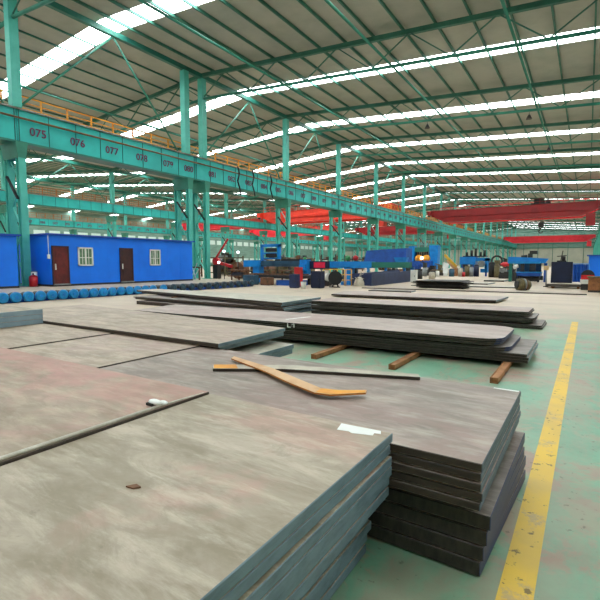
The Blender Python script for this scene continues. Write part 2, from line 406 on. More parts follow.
# ------------------------------------------------------------------ crane runway girders with walkway railings
def text_mesh(s, size):
    cu = bpy.data.curves.new('t', 'FONT'); cu.body = s; cu.size = size; cu.extrude = 0.008; cu.offset = 0.007
    cu.align_x = 'CENTER'; cu.align_y = 'CENTER'
    o = bpy.data.objects.new('t', cu); COL.objects.link(o)
    bpy.context.view_layer.update()
    me = bpy.data.meshes.new_from_object(o.evaluated_get(bpy.context.evaluated_depsgraph_get()))
    bpy.data.objects.remove(o); bpy.data.curves.remove(cu)
    for v in me.vertices:
        x, y, z = v.co; v.co = (z, x, y)
    return me
GN = {R1: 'numbered girder', R2: 'second girder behind the cabins', R3: 'third girder far left', R0: 'right hand girder'}
seg = [CY[0], CY[1], 28.0]+CY[4:]+[YF]
for xr in (R1, R2, R3, R0):
    zb, zt = (8.5, 10.55) if xr in (R1, R0) else (8.85, 10.3)
    num = 0
    for k, (ya, yb) in enumerate(zip(seg[:-1], seg[1:])):
        if xr == R3 and yb < 30: continue
        t = thing('crane_girder', 'teal beam of the %s, %s bay from near end' % (GN[xr], ORD[k]), 'girder', (xr-0.4, (ya+yb)/2, 8.5), 'beams of the '+GN[xr])
        g = 0.02
        part(t, 'beam', 'teal', ('box', xr-.8, xr, ya+g, yb-g, zb+.12, zt-.08))
        part(t, 'flange', 'teal_dark', ('box', xr-.98, xr+.17, ya+g, yb-g, zb, zb+.12))  # dark teal, the girder's under-shadow line put into the flange colour
        part(t, 'flange', 'railcap', ('box', xr-.95, xr+.15, ya+g, yb-g, zt-.08, zt))
        part(t, 'crane_rail', 'railcap', ('box', xr-.62, xr-.5, ya+g, yb-g, zt, zt+.12))
        n = round((yb-ya)/1.74)+1
        for i in range(n):
            y = ya+.12+(yb-ya-.24)*i/(n-1)
            part(t, 'stiffener', 'stiff', ('box', xr, xr+.035, y-.018, y+.018, zb+.12, zt-.08))
        if xr == R1:
            part(t, 'conductor_pipe', 'pipe', ('tube', (xr+.22, ya, 9.95), (xr+.22, yb, 9.95), 0.065, None, 8))
        if xr in (R1, R3):
            c0 = 14.9
            for q in range(0, 80):
                yc = c0+2.53*q
                if ya+0.6 < yc < yb-0.6 or (ya <= yc < yb):
                    if yc < 175:
                        me = text_mesh('%03d' % (75+q), 0.68); me.materials.append(M['number'])
                        o = bpy.data.objects.new('painted_number', me); COL.objects.link(o); o.parent = t
                        o.location = (.4+.05, min(max(yc, ya+.8), yb-.8)-(ya+yb)/2, (9.32 if xr == R1 else 9.5)-8.5)
        # walkway railing, a separate piece bolted on top behind the rail
        r = thing('walkway_railing', 'orange railing on the %s, %s bay from near end' % (GN[xr], ORD[k]), 'railing', ((xr-1.04) if xr != R0 else (xr+.23), (ya+yb)/2, zt), 'walkway railings on the '+GN[xr])
        mt = 'orange' if xr == R1 else 'rustorange'
        xx = xr-1.04 if xr != R0 else xr+.23; L = yb-ya
        m = 9 if xr == R1 else 8
        for i in range(m):
            y = ya+.3+(L-.6)*i/(m-1)
            part(r, 'post', mt, ('box', xx-.05, xx+.05, y-.05, y+.05, zt-.12, zt+1.12), ('box', xx-.05, xx+.05, y-.03, y+.03, zt-.2, zt-.12))
        part(r, 'rail', mt, ('bar', (xx, ya+.2, zt+1.1), (xx, yb-.2, zt+1.1), .08), ('bar', (xx, ya+.2, zt+.75), (xx, yb-.2, zt+.75), .06), ('bar', (xx, ya+.2, zt+.4), (xx, yb-.2, zt+.4), .06))
        part(r, 'toe_board', mt, ('box', xx-.012, xx+.012, ya+.2, yb-.2, zt, zt+.22))
        if xr != R1:
            mb = MB()
            for i in range(int(L/0.35)): mb.box(xx-.015, xx+.015, ya+.2+i*.35, ya+.23+i*.35, zt+.15, zt+1.1)
            mb.build('infill_bars', mt, r)

# inverted V braces in the plane of rows 1 and 2
for xr in (R1, R2):
    prs = [(1.4, 13.7), (13.7, 27.0)]+list(zip(CY[3:], CY[4:]))
    for k, (ya, yb) in enumerate(prs[:14]):
        ym = (ya+yb)/2; zt = roof_z(xr)-0.8; zg = 10.76 if xr == R1 else 10.5
        t = thing('portal_brace', 'slim green V brace above the %s, %s bay' % (GN[xr], ORD[k]), 'brace', (xr, ym, 10.6), 'V braces above the '+GN[xr])
        part(t, 'strut', 'teal_mid', ('tube', (xr-.56, ya+.4, zg), (xr, ym-.06, zt), 0.07, None, 8))
        part(t, 'strut', 'teal_mid', ('tube', (xr-.56, yb-.4, zg), (xr, ym+.06, zt), 0.07, None, 8))

# dark power cables draped over the numbered girder
for i, y in enumerate((33.2, 35.4, 38.4)):
    pts = [(R1+.352, y, 10.6), (R1+.40, y+.15, 9.9), (R1+.352, y-.05, 9.2), (R1+.40, y+.2, 8.5), (R1+.352, y+.35, 7.9+0.2*i)]
    solo('hanging_cable', 'black', 'black cable draped over the numbered girder, %s of three from the near end' % ORD[i], 'cable', ('path', pts, 0.07), group='cables draped over the numbered girder')

# high bay lamps under the truss chords
for (x, y, d) in ((-13.0, 41.8, 'left one on the second truss'), (-4.6, 41.8, 'right one on the second truss'), (-4.0, 54.3, 'on the third truss in view')):
    z = roof_z(x)-2.54
    t = thing('high_bay_lamp', 'small dark high bay lamp hanging under the roof, '+d, 'lamp', (x, y, z-.5), 'high bay lamps under the trusses')
    part(t, 'hook', 'dark', ('tube', (x, y, z), (x, y, z-.2), .02, None, 6))
    part(t, 'lamp_shade', 'dark', ('tube', (x, y, z-.55), (x, y, z-.2), .24, .07, 14))

# ------------------------------------------------------------------ overhead cranes
def crane(xa, xb, y, z0, depth, mats, label, trolley=None, railing=True, hook=True, gap=4.0, cab=True):
    t = thing('overhead_crane', label, 'overhead crane', ((xa+xb)/2, y, 10.55))
    m, mf = mats
    zt = z0+depth
    for j, yy in enumerate((y-gap/2, y+gap/2)):
        mm = m if j == 0 else mf
        top = zt
        mb = MB()
        prof = [(xa+.3, top-.9), (xa+3.2, z0), (xb-3.2, z0), (xb-.3, top-.9), (xb-.3, top), (xa+.3, top)]
        b = len(mb.v); n = len(prof)
        for dy in (-.45, .45): mb.v += [(px, yy+dy, pz) for px, pz in prof]
        mb.face([b+i for i in range(n)]); mb.face([b+n+i for i in range(n)][::-1])
        for i in range(n): mb.face([b+i, b+n+i, b+n+(i+1) % n, b+(i+1) % n])
        mb.box(xa+3.2, xb-3.2, yy-.6, yy+.6, z0-.05, z0+.05); mb.box(xa+.3, xb-.3, yy-.6, yy+.6, top, top+.08)
        mb.build('main_girder', mm, t)
        part(t, 'side_rib', 'dark' if False else mm, ('box', xa+3, xb-3, yy-.75, yy-.45, z0+depth*.42, z0+depth*.42+.14))
        if railing:
            mb = MB(); n = 16
            yo = yy-.55 if j == 0 else yy+.55
            for i in range(n+1): mb.box(xa+1+(xb-xa-2)*i/n-.03, xa+1+(xb-xa-2)*i/n+.03, yo-.03, yo+.03, top+.08, top+1.1)
            for zz in (.55, 1.05): mb.box(xa+1, xb-1, yo-.03, yo+.03, top+zz, top+zz+.06)
            mb.build('railing', mm, t)
    for xe in (xa, xb):
        s = 1 if xe == xa else -1
        e = part(t, 'end_carriage', m, ('box', min(xe, xe+s*.8), max(xe, xe+s*.8), y-gap/2-1.6, y+gap/2+1.6, zt-.95, zt-.1))
        for yy in (y-gap/2-1, y+gap/2+1):
            part(e, 'wheel', 'dark', ('tube', (xe+s*.12-.02, yy, zt-1.0), (xe+s*.3, yy, zt-1.0), .3, None, 14))
    if trolley is not None:
        tr = part(t, 'trolley', 'dark', ('box', trolley-1.6, trolley+1.6, y-gap/2-.2, y+gap/2+.2, zt+.15, zt+.4), ('box', trolley-1.2, trolley-.1, y-1.2, y-.2, zt+.4, zt+1.3),
                  ('tube', (trolley+.1, y-1.2, zt+.85), (trolley+.1, y+1.2, zt+.85), .42, None, 14), ('box', trolley+.7, trolley+1.4, y-.4, y+1.1, zt+.4, zt+1.1))
        if hook:
            part(tr, 'hoist_rope', 'dark', ('tube', (trolley-.15, y, zt+.2), (trolley-.15, y, z0-1.0), .035, None, 6), ('tube', (trolley+.2, y, zt+.2), (trolley+.2, y, z0-1.0), .035, None, 6))
            part(tr, 'hook_block', 'dark', ('box', trolley-.45, trolley+.5, y-.25, y+.25, z0-1.7, z0-.7), ('tube', (trolley, y, z0-1.7), (trolley, y, z0-2.1), .12, None, 8),
                 ('path', [(trolley, y, z0-2.1), (trolley-.35, y, z0-2.35), (trolley-.2, y, z0-2.7), (trolley+.2, y, z0-2.75), (trolley+.38, y, z0-2.45)], .1))
    if cab:
        xc = xb-1.9
        part(t, 'operator_cab', m, ('box', xc-.7, xc+.7, y-gap/2-2.1, y-gap/2-.65, z0-1.9, z0+.2), ('bar', (xc-.6, y-gap/2-.7, z0+.1), (xc-1.8, y-gap/2-.6, z0+1.5), .12), ('bar', (xc+.6, y-gap/2-.7, z0+.2), (xc+.6, y-gap/2-.7, z0+1.5), .12))
    return t
crane(R1+.17, R0-.98, 97, 9.85, 2.35, ('crane_red', 'crane_bright'), 'large dark red double girder overhead crane spanning the right hall', -7.9)  # brighter red on the far girder stands in for light on its top
crane(R1+.17, R0-.98, 196, 9.3, 2.3, ('crane_bright', 'crane_bright'), 'bright red overhead crane further down the right hall, below the large crane in view', None, False)
crane(R2+.17, R1-1.09, 80, 9.9, 2.2, ('crane_orange', 'crane_orange'), 'orange red overhead crane seen between the columns left of the numbered girder', -42)
crane(R2+.17, R1-1.09, 128, 9.9, 2.2, ('crane_red', 'crane_red'), 'farther red overhead crane behind the orange red one in the left span', None)
crane(R3+.17, R2-1.09, 116, 9.9, 2.2, ('crane_bright', 'crane_bright'), 'red crane in the far left span, its cab near the second girder', None)
crane(R3+.17, R2-1.09, 84, 9.9, 1.6, ('crane_bright', 'crane_bright'), 'slim red overhead crane above the roof of the long blue cabin', None, False, cab=False)

# ------------------------------------------------------------------ blue cabins
def cabin(label, x0, x1, y0, y1, h, doors, wins, cat='site cabin'):
    t = thing('site_cabin', label, cat, ((x0+x1)/2, (y0+y1)/2, 0))
    mb = MB(); mb.box(x0, x1, y0, y1, .12, h)
    n = int((y1-y0)/1.15)
    for i in range(1, n): mb.box(x1, x1+.006, y0+(y1-y0)*i/n-.012, y0+(y1-y0)*i/n+.012, .14, h-.02)
    mb.build('wall_panels', 'blue_cabin', t)
    part(t, 'base_frame', 'dark', ('box', x0, x1+.02, y0-.02, y1+.02, 0, .12))
    part(t, 'roof', 'blue_roof', ('box', x0-.15, x1+.18, y0-.18, y1+.18, h, h+.09))
    for (a, b, c) in doors:
        d = part(t, 'door', c, ('box', x1, x1+.06, a, b, .16, 2.34), ('box', x1+.06, x1+.075, a+.14, b-.14, .35, 1.05), ('box', x1+.06, x1+.075, a+.14, b-.14, 1.25, 2.15))
        part(d, 'door_frame', 'door_dark', ('box', x1, x1+.09, a-.06, a, .12, 2.42), ('box', x1, x1+.09, b, b+.06, .12, 2.42), ('box', x1, x1+.09, a, b, 2.34, 2.42))
        part(d, 'door_handle', 'white', ('box', x1+.06, x1+.12, a+.08, a+.13, 1.0, 1.35))
        part(t, 'door_sill', 'grey', ('box', x1, x1+.2, a-.05, b+.05, .08, .16))
    for (a, b) in wins:
        z0, z1 = 1.22, 2.38
        f = part(t, 'window_frame', 'white', ('box', x1, x1+.07, a, b, z0, z0+.09), ('box', x1, x1+.07, a, b, z1-.09, z1), ('box', x1, x1+.07, a, a+.09, z0, z1), ('box', x1, x1+.07, b-.09, b, z0, z1),
                 ('box', x1, x1+.06, (a+b)/2-.05, (a+b)/2+.05, z0, z1), ('box', x1+.02, x1+.05, a, b, 1.72, 1.76), ('box', x1+.02, x1+.05, a+.28, a+.31, z0, z1), ('box', x1+.02, x1+.05, b-.31, b-.28, z0, z1))
        part(f, 'window_pane', 'glass', ('box', x1, x1+.02, a+.05, b-.05, z0+.05, z1-.05))
    return t
cb = cabin('long bright blue cabin with two brown doors and two barred windows', -31.6, -26.65, 14.15, 25.4, 3.05, [(14.3, 15.2, 'door'), (18.85, 19.75, 'door_dark')], [(15.85, 16.85), (21.25, 22.2)])
part(cb, 'conduit', 'white', ('path', [(-26.6, 14.05, 3.0), (-26.6, 14.05, 1.9)], .02), ('box', -26.66, -26.56, 13.98, 14.12, 1.65, 1.9))
cabin('plain bright blue cabin cut by the left edge of the picture', -31.0, -26.85, 3.0, 12.45, 2.9, [], [])
t = thing('fuel_canister', 'red metal canister beside the column at the long blue cabin', 'canister', (-27.9, 13.62, 0))
part(t, 'body', 'red', ('tube', (-27.6, 13.62, 0), (-27.6, 13.62, .6), .23, None, 16), ('tube', (-27.6, 13.62, .6), (-27.6, 13.62, .7), .23, .08, 16))
part(t, 'valve', 'dark', ('tube', (-27.6, 13.62, .7), (-27.6, 13.62, .8), .05, None, 8))
t = thing('white_drum', 'small white drum standing behind the red canister', 'drum', (-28.0, 13.9, 0))
part(t, 'body', 'white', ('tube', (-27.95, 13.85, 0), (-27.95, 13.85, .85), .17, None, 16)); part(t, 'lid', 'grey', ('tube', (-27.95, 13.85, .85), (-27.95, 13.85, .9), .175, None, 16))
solo('gas_cylinder', 'white', 'pale gas cylinder leaning in the dark gap between the two blue cabins', 'gas cylinder', ('tube', (-28.9, 13.0, 0), (-28.9, 13.0, 1.25), .16, None, 14), ('tube', (-28.9, 13.0, 1.25), (-28.9, 13.0, 1.42), .16, .04, 14))

# ------------------------------------------------------------------ roller conveyor in front of the cabins
fr = thing('roller_conveyor', 'long low conveyor of blue disc ended rollers in front of the blue cabins', 'conveyor', (-17.4, 14, 0))
CX = -16.75
part(fr, 'side_beam', 'blue_deep', ('box', CX-.28, CX-.2, 5.5, 20.9, 0, .14)); part(fr, 'side_beam', 'blue_deep', ('box', CX-1.4, CX-1.32, 5.5, 20.9, 0, .14))
y = 6.0; ysr = []
while y < 13.5: ysr.append((y, 'cyan')); y += .42
while y < 20.8: ysr.append((y, 'cyan' if y < 14.5 else 'roller_dark')); y += .6
srcs = {}
for y, mt in ysr:
    if mt not in srcs:
        o = part(fr, 'roller', 'dark', ('tube', (CX-1.3, 0, .19), (CX-.1, 0, .19), .12, None, 16))
        part(o, 'end_disc', mt, ('tube', (CX-.1, 0, .2), (CX-.03, 0, .2), .19, None, 22), ('tube', (CX-.03, 0, .2), (CX, 0, .2), .19, .15, 22))
        part(o, 'hub', 'blue' if mt == 'cyan' else 'slate', ('tube', (CX, 0, .2), (CX+.03, 0, .2), .06, None, 10))
        for c in [o]: c.location.y = y
        srcs[mt] = o
    else:
        o = copy_tree(srcs[mt], fr); o.location.y = y
solo('blue_reel', 'cyan', 'big blue drum end at the left edge in front of the plain blue cabin', 'drum', ('tube', (-19.0, 7.3, .42), (-18.4, 7.3, .42), .4, None, 24), ('tube', (-18.4, 7.3, .42), (-18.32, 7.3, .42), .14, None, 12))

# ------------------------------------------------------------------ floor marking
o = MB(); o.box(-.262, -.128, -2, 12.4, 0.0005, 0.003)
o = o.build('floor_line', 'line'); tag(o, 'worn yellow painted line along the green floor aisle', 'floor line')

# ------------------------------------------------------------------ steel plates
def rounded(x0, x1, y0, y1, r=0.0, corners='se ne'):
    P_ = []
    def arc(cx, cy, a0):
        for i in range(5):
            a = a0+PI/2*i/4; P_.append((cx+r*math.cos(a), cy+r*math.sin(a)))
    P_.append((x0, y0))
    if 'se' in corners and r: arc(x1-r, y0+r, -PI/2)
    else: P_.append((x1, y0))
    if 'ne' in corners and r: arc(x1-r, y1-r, 0)
    else: P_.append((x1, y1))
    P_.append((x0, y1))
    return P_
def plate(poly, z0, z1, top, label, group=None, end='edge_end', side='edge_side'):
    cx = sum(p[0] for p in poly)/len(poly); cy = sum(p[1] for p in poly)/len(poly)
    mb = MB(); zb = z0[0] if isinstance(z0, (list, tuple)) else z0
    q = [(x-cx, y-cy) for x, y in poly]
    z1l = [v-zb for v in z1] if isinstance(z1, (list, tuple)) else z1-zb
    z0l = [v-zb for v in z0] if isinstance(z0, (list, tuple)) else 0
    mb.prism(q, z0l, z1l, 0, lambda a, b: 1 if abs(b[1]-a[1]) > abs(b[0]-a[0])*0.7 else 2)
    # a bright worn arris along the top is left to the bevel
    o = mb.build('steel_plate', [top, end, side]); o.location = (cx, cy, zb)
    bv = o.modifiers.new('bevel', 'BEVEL'); bv.width = 0.003; bv.segments = 1; bv.limit_method = 'ANGLE'; bv.angle_limit = 0.9
    return tag(o, label, 'steel plate', group)
def stack(x0, x1, y0, y1, zs, top, who, group, jx=.01, jy=.01, r=0, end='edge_end', side='edge_side', tops=None, xs=None):
    n = len(zs)
    for i, (za, zb) in enumerate(zs):            # listed from the top plate down
        dx = 0 if i == 0 else random.uniform(-jx, jx); dy = 0 if i == 0 else random.uniform(-jy, jy)
        xa, xb = (x0, x1) if xs is None else xs[i]
        lab = ('top steel plate of the ' if i == 0 else '%s steel plate down in the ' % ORD[i])+who
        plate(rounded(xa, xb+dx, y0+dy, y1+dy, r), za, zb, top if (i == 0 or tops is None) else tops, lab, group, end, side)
def layers(ztop, zbot, n, gap=0.004):
    h = (ztop-zbot)/n
    return [(ztop-h*(i+1)+gap, ztop-h*i) for i in range(n)]

# row one, nearest: two stacks side by side
stack(-1.868, -.72, -.75, 1.905, layers(.62, .0, 12, .009), 'plate_beige', 'nearest beige stack with the white paper slip', 'plates of the nearest beige stack', .014, .02, xs=[(-1.868, -.72-(0 if i < 6 else .07+.01*(i-5))) for i in range(12)])
stack(-5.9, -1.872, -.75, 1.90, layers(.632, .0, 9, .005), 'plate_pink', 'pinkish stack at the left front', 'plates of the pinkish front stack', .0, .01, end='edge_side')
o = solo('edge_strip', 'plate_light', 'pale rolled edge strip along the seam between the two front stacks', 'strip', ('tube', (-1.885, -.7, .6435), (-1.885, 1.5, .6405), .011, .008, 10), ('tube', (-1.885, 1.5, .6405), (-1.88, 1.86, .6345), .008, .002, 10))
# row two
up = layers(.555, .335, 5, .009); lo = layers(.30, 0.0, 4, .01)
stack(-3.268, -.335, 1.935, 3.22, up, 'plate_mauve', 'mauve grey stack beside the yellow line', 'upper plates of the stack beside the yellow line', .008, .008, end='edge_navy')
for i, (a, b) in enumerate(lo):
    plate([(-3.26, 2.0+.02*i), (-.305-.012*i, 2.0), (-.295+.006*i, 3.16-.05*(i % 2)), (-3.26, 3.2)], a, b, 'plate_grey', '%s dark lower plate from the top, sticking out under the stack beside the yellow line' % ORD[i], 'lower plates of the stack beside the yellow line', 'navy', 'edge_dark')
for x in (-2.9, -1.9, -.62):
    solo('wooden_spacer', 'wood', 'thin wooden spacer between upper and lower plates beside the yellow line, %s' % {-2.9: 'left one', -1.9: 'middle one', -.62: 'right one'}[x], 'spacer', ('box', x-.04, x+.04, 2.15, 3.05, .30, .338))
stack(-4.69, -3.275, 1.94, 3.22, layers(.564, .0, 7, .005), 'plate_tan', 'tan stack between two thin seams behind the pinkish one', 'plates of the tan middle stack', .0, .008, end='edge_side')
stack(-8.4, -4.70, 1.93, 3.22, layers(.574, .0, 7, .005), 'plate_tan', 'tan stack left of both thin seams', 'plates of the far left tan stack', .0, .008, end='edge_side')
# steel blue faced stack lying on row two at the left
for i, (a, b) in enumerate(layers(.775, .576, 3, .003)):
    plate([(-9.2, 2.0), (-6.2, 2.0), (-6.2, 3.16), (-9.2, 3.16)], a, b, 'plate_beige', '%s thick plate from the top of the blue grey stack at the left edge' % ORD[i], 'plates of the blue grey faced stack', 'edge_pale', 'edge_pale')
# row three: the tan plate lying a little over row two
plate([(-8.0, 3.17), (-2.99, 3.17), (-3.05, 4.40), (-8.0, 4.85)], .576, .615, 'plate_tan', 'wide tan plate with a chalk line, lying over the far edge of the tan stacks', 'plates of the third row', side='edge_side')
for i, (a, b, x1, y1) in enumerate([(.52, .572, -3.06, 4.38), (.40, .45, -2.86, 4.30), (.33, .395, -2.9, 4.33), (.20, .26, -2.84, 4.22), (.10, .19, -2.86, 4.30), (.0, .09, -2.9, 4.3)]):
    plate([(-6.2, 3.26), (x1, 3.26), (x1, y1), (-6.2, y1+.3)], a, b, 'plate_light' if i in (1, 3) else 'plate_grey', '%s plate under the wide tan plate with the chalk line' % ORD[i], 'plates of the third row')
for x in (-5.6, -4.2, -3.5):
    for z0, z1 in ((.45, .52), (.26, .33)):
        solo('wooden_spacer', 'wood', '%s wooden spacer in the %s gap under the wide tan plate' % ({-5.6: 'left', -4.2: 'middle', -3.5: 'right'}[x], 'upper' if z0 > .4 else 'lower'), 'spacer', ('box', x-.04, x+.04, 3.3, 4.25, z0, z1))

# long dark stack across the middle (T2)
G2 = 'plates of the long stack on the orange beams'
W2 = 'long dark sided stack resting on the orange beams'
zl = [(.345, .375), (.312, .341), (.28, .308), (.23, .26), (.197, .227), (.155, .195), (.112, .15), (.07, .108)]
xr_ = [-.92, -.93, -.95, -.83, -.84, -.62, -.60, -.61]
for i, ((a, b), x1) in enumerate(zip(zl, xr_)):
    r = .28 if i < 3 else (.22 if i < 5 else 0)
    y0 = 6.42+(.0 if i < 3 else (.03 if i < 5 else .08))+random.uniform(-.015, .015)
    pg = rounded(-8.4, x1, y0, 7.85, r, 'se ne'); pg[0] = (-8.3, y0-.27); pg[-1] = (-8.6, 7.6)
    plate(pg, a, b, 'plate_dusk' if i == 0 else 'plate_grey', ('top steel plate of the ' if i == 0 else '%s steel plate down in the ' % ORD[i])+W2, G2, 'edge_end' if i > 4 else 'navy', 'edge_dark')
for j, x in enumerate((-7.8, -5.6, -3.31, -2.11, -.86)):
    b = thing('dunnage_beam', 'rusty orange channel beam on the floor under the long stack, %s from the right' % ORD[4-j], 'beam', (x, 7, 0), 'orange beams under the long stack')
    part(b, 'channel', 'beam_rust', ('box', x-.045, x+.045, 5.5 if j > 1 else 6.5, 7.6, .0, .012), ('box', x-.045, x-.035, 5.5 if j > 1 else 6.5, 7.6, .0, .068), ('box', x+.035, x+.045, 5.5 if j > 1 else 6.5, 7.6, 0, .068), ('box', x-.03, x+.03, 5.52 if j > 1 else 6.5, 7.6, .012, .064))
for j, x in enumerate((-8, -5, -2.2)):
    solo('wooden_spacer', 'wood', '%s wooden spacer between upper packs of the long stack' % ('left', 'middle', 'right')[j], 'spacer', ('box', x-.05, x+.05, 6.6, 7.6, .262, .28))
# T3 behind it, to the right
G3 = 'plates of the dark stack behind the long one'
zl = [(.33, .36), (.295, .326), (.265, .29), (.20, .235), (.165, .196), (.12, .16), (.05, .085), (.0, .046)]
xr_ = [-1.02, -1.0, -1.03, -.90, -.92, -.93, -.76, -.74]
for i, ((a, b), x1) in enumerate(zip(zl, xr_)):
    y0 = 10.55+random.uniform(-.03, .03)
    plate(rounded(-6.42, x1, y0, 11.7, .08, 'se ne'), a, b, 'plate_dusk' if i == 0 else 'plate_grey', ('top pinkish grey plate of the ' if i == 0 else '%s plate down in the ' % ORD[i])+'dark stack behind the long one', G3, 'edge_dark', 'edge_dark')
for z0, z1 in ((.235, .265), (.085, .12)):
    for j, x in enumerate((-5.6, -3.5, -1.6)):
        solo('wooden_spacer', 'wood', '%s wooden spacer in the %s gap of the dark stack behind the long one' % (('left', 'middle', 'right')[j], 'upper' if z0 > .2 else 'lower'), 'spacer', ('box', x-.05, x+.05, 10.7, 11.6, z0, z1))
# T1 pale topped stack at the left
G1 = 'plates of the pale topped stack'
zl = [(.30, .36), (.25, .296), (.19, .225), (.14, .186), (.07, .11), (.0, .066)]
pl = [(-14.6, -6.72, 11.0), (-14.3, -6.75, 11.0), (-13.4, -6.7, 9.95), (-13.3, -6.66, 9.95), (-12.9, -6.75, 9.7), (-12.9, -6.7, 9.7)]
for i, ((a, b), (x0, x1, yl)) in enumerate(zip(zl, pl)):
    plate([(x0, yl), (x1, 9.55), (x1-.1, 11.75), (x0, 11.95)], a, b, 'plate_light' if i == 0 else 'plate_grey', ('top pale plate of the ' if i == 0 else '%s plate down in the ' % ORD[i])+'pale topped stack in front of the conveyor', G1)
for z0, z1 in ((.225, .25), (.11, .14)):
    for j, x in enumerate((-11.8, -9.5, -7.3)):
        solo('wooden_spacer', 'wood', '%s wooden spacer in the %s gap of the pale topped stack' % (('left', 'middle', 'right')[j], 'upper' if z0 > .2 else 'lower'), 'spacer', ('box', x-.05, x+.05, 10.3, 11.6, z0, z1))
# T4 single plate pair beyond
plate([(-8.9, 16.2), (-2.6, 16.5), (-2.5, 18.6), (-9.4, 18.4)], .06, .12, 'plate_dusk', 'upper thin plate lying alone behind the dark stacks', 'thin plates lying alone')
plate([(-8.7, 16.7), (-2.7, 17.0), (-2.7, 18.5), (-9.2, 18.3)], .0, .056, 'plate_grey', 'lower thin plate lying alone behind the dark stacks', 'thin plates lying alone', side='edge_dark')
# T6 long low plates
plate([(-10.5, 22.6), (.02, 23.0), (.02, 23.9), (-10.5, 23.7)], .0, .05, 'plate_tan', 'very long thin plate on the floor reaching right towards the crate', None, side='edge_dark')
plate([(-7.6, 27.0), (-3.2, 27.1), (-3.2, 28.6), (-7.4, 28.6)], .0, .06, 'plate_light', 'pale plate on the floor left of the round bundle', None, side='edge_dark')
plate([(-9.2, 20.6), (-7.0, 20.6), (-7.1, 21.6), (-9.3, 21.6)], .0, .05, 'plate_grey', 'small dark plate on the floor left of the splayed sheet pile', None, side='edge_dark')
plate([(-7.6, 30.5), (-5.4, 30.8), (-5.3, 33), (-7.4, 33)], .0, .07, 'plate_light', 'pale plate on the floor before the blue cutting line', None, side='edge_dark')
plate([(-6.6, 36.0), (-5.2, 36.2), (-5.2, 38.4), (-6.4, 38.4)], .0, .1, 'plate_light', 'pale plate beside the left leg of the blue cutting line', None, side='edge_dark')
# T5 splayed sheets
for i in range(10):
    z = .045*i; w_ = 1.35-.03*abs(i-7)+random.uniform(-.12, .12); cx = -6.75+random.uniform(-.12, .12)
    plate([(cx-w_*1.05, 24.4+random.uniform(-.3, .2)), (cx+w_, 24.3+random.uniform(-.3, .2)), (cx+w_*.95, 26.4), (cx-w_, 26.2)], z, z+.03, 'edge_dark', '%s dark sheet from the bottom of the splayed pile' % ORD[i], 'sheets of the splayed dark pile', 'edge_dark', 'edge_dark')
# T7 pile under the navy cabinet
for i in range(3):
    plate([(-1.95+.03*i, 28.2+.1*i), (-.02, 28.4), (-.05, 30.2), (-1.9, 30.0)], .10+.05*i, .14+.05*i, 'plate_tan', '%s sheet from the bottom of the low pile before the navy cabinet' % ORD[i], 'sheets of the low pile before the navy cabinet', side='edge_dark')
for j, x in enumerate((-1.6, -.4)):
    solo('wooden_spacer', 'wood', '%s timber under the low pile before the navy cabinet' % ('left', 'right')[j], 'timber', ('box', x-.06, x+.06, 28.4, 29.9, 0, .1))

# ------------------------------------------------------------------ things lying on the near plates
z = .556
o = thing('curved_offcut', 'boomerang shaped orange steel offcut crossing the flat bar on the mauve plate', 'steel offcut', (-1.8, 2.6, z))
poly = [(-2.55, 2.895), (-2.51, 2.815), (-2.0, 2.615), (-1.66, 2.445), (-1.40, 2.34), (-1.30, 2.355), (-1.13, 2.51), (-1.15, 2.57), (-1.30, 2.475), (-1.42, 2.45), (-1.68, 2.57), (-2.0, 2.72)]
mb = MB(); mb.prism(poly, z+.026, z+.037, 0, lambda a, b: 1); mb.build('strip', ['strip_orange', 'strip_edge'], o)
mb = MB(); mb.prism([(-1.40, 2.35), (-1.30, 2.362), (-1.138, 2.512), (-1.152, 2.56), (-1.30, 2.465), (-1.41, 2.44)], z+.0372, z+.038); q = mb.build('paint_patch', 'strip_yellow', o); q['label'] = 'amber painted tip'
o = thing('flat_bar', 'pale flat bar with an amber painted end lying under the curved offcut', 'steel bar', (-1.8, 2.8, z))
mb = MB(); mb.prism([(-2.52, 2.60), (-2.42, 2.50), (-1.95, 2.79), (-.98, 3.12), (-1.02, 3.20), (-1.98, 2.93)], z+.001, z+.024, 0, lambda a, b: 1); mb.build('bar', ['strip_grey', 'edge_side'], o)
mb = MB(); mb.prism([(-2.51, 2.603), (-2.42, 2.512), (-2.26, 2.61), (-2.36, 2.70)], z+.0245, z+.0255); q = mb.build('paint_patch', 'strip_yellow', o); q['label'] = 'amber painted end'
solo('paper_slip', 'paper', 'white paper slip with torn lower edge on the nearest beige plate', 'paper', ('prism', [(-.975, 1.885), (-.955, 1.80), (-.90, 1.812), (-.88, 1.80), (-.785, 1.825), (-.79, 1.855), (-.76, 1.86), (-.775, 1.895)], .6205, .6215))
t = thing('scrap_lump', 'small white lump with dark underside on the seam of the front plates', 'scrap', (-1.93, 1.55, .6365))
part(t, 'lump', 'paper', ('ball', (-1.93, 1.55, .652), .03, 1.7, .8, .5, 8, 6), ('ball', (-1.89, 1.57, .65), .02, 1.5, 1, .6, 8, 6)); part(t, 'clip', 'black', ('box', -1.97, -1.92, 1.52, 1.545, .6365, .65))
solo('slag_chip', 'rust', 'little brown chip of slag on the nearest beige plate', 'slag chip', ('prism', [(-1.32, .925), (-1.285, .93), (-1.27, .95), (-1.30, .955)], .6205, .626))
t = thing('chalk_mark', 'white chalk stroke at the right corner of the mauve grey plate', 'chalk mark'); part(t, 'stroke', 'paper', ('prism', [(-.50, 3.19), (-.345, 3.185), (-.345, 3.212), (-.50, 3.214)], .5553, .5557))
t = thing('crayon_stroke', 'white crayon marks on the dark edge of the long stack', 'chalk mark', (-4.2, 6.4, .3)); part(t, 'stroke', 'paper', ('prism', [(-4.62, 6.65), (-4.56, 6.62), (-4.38, 7.2), (-4.45, 7.22)], .3753, .3757))
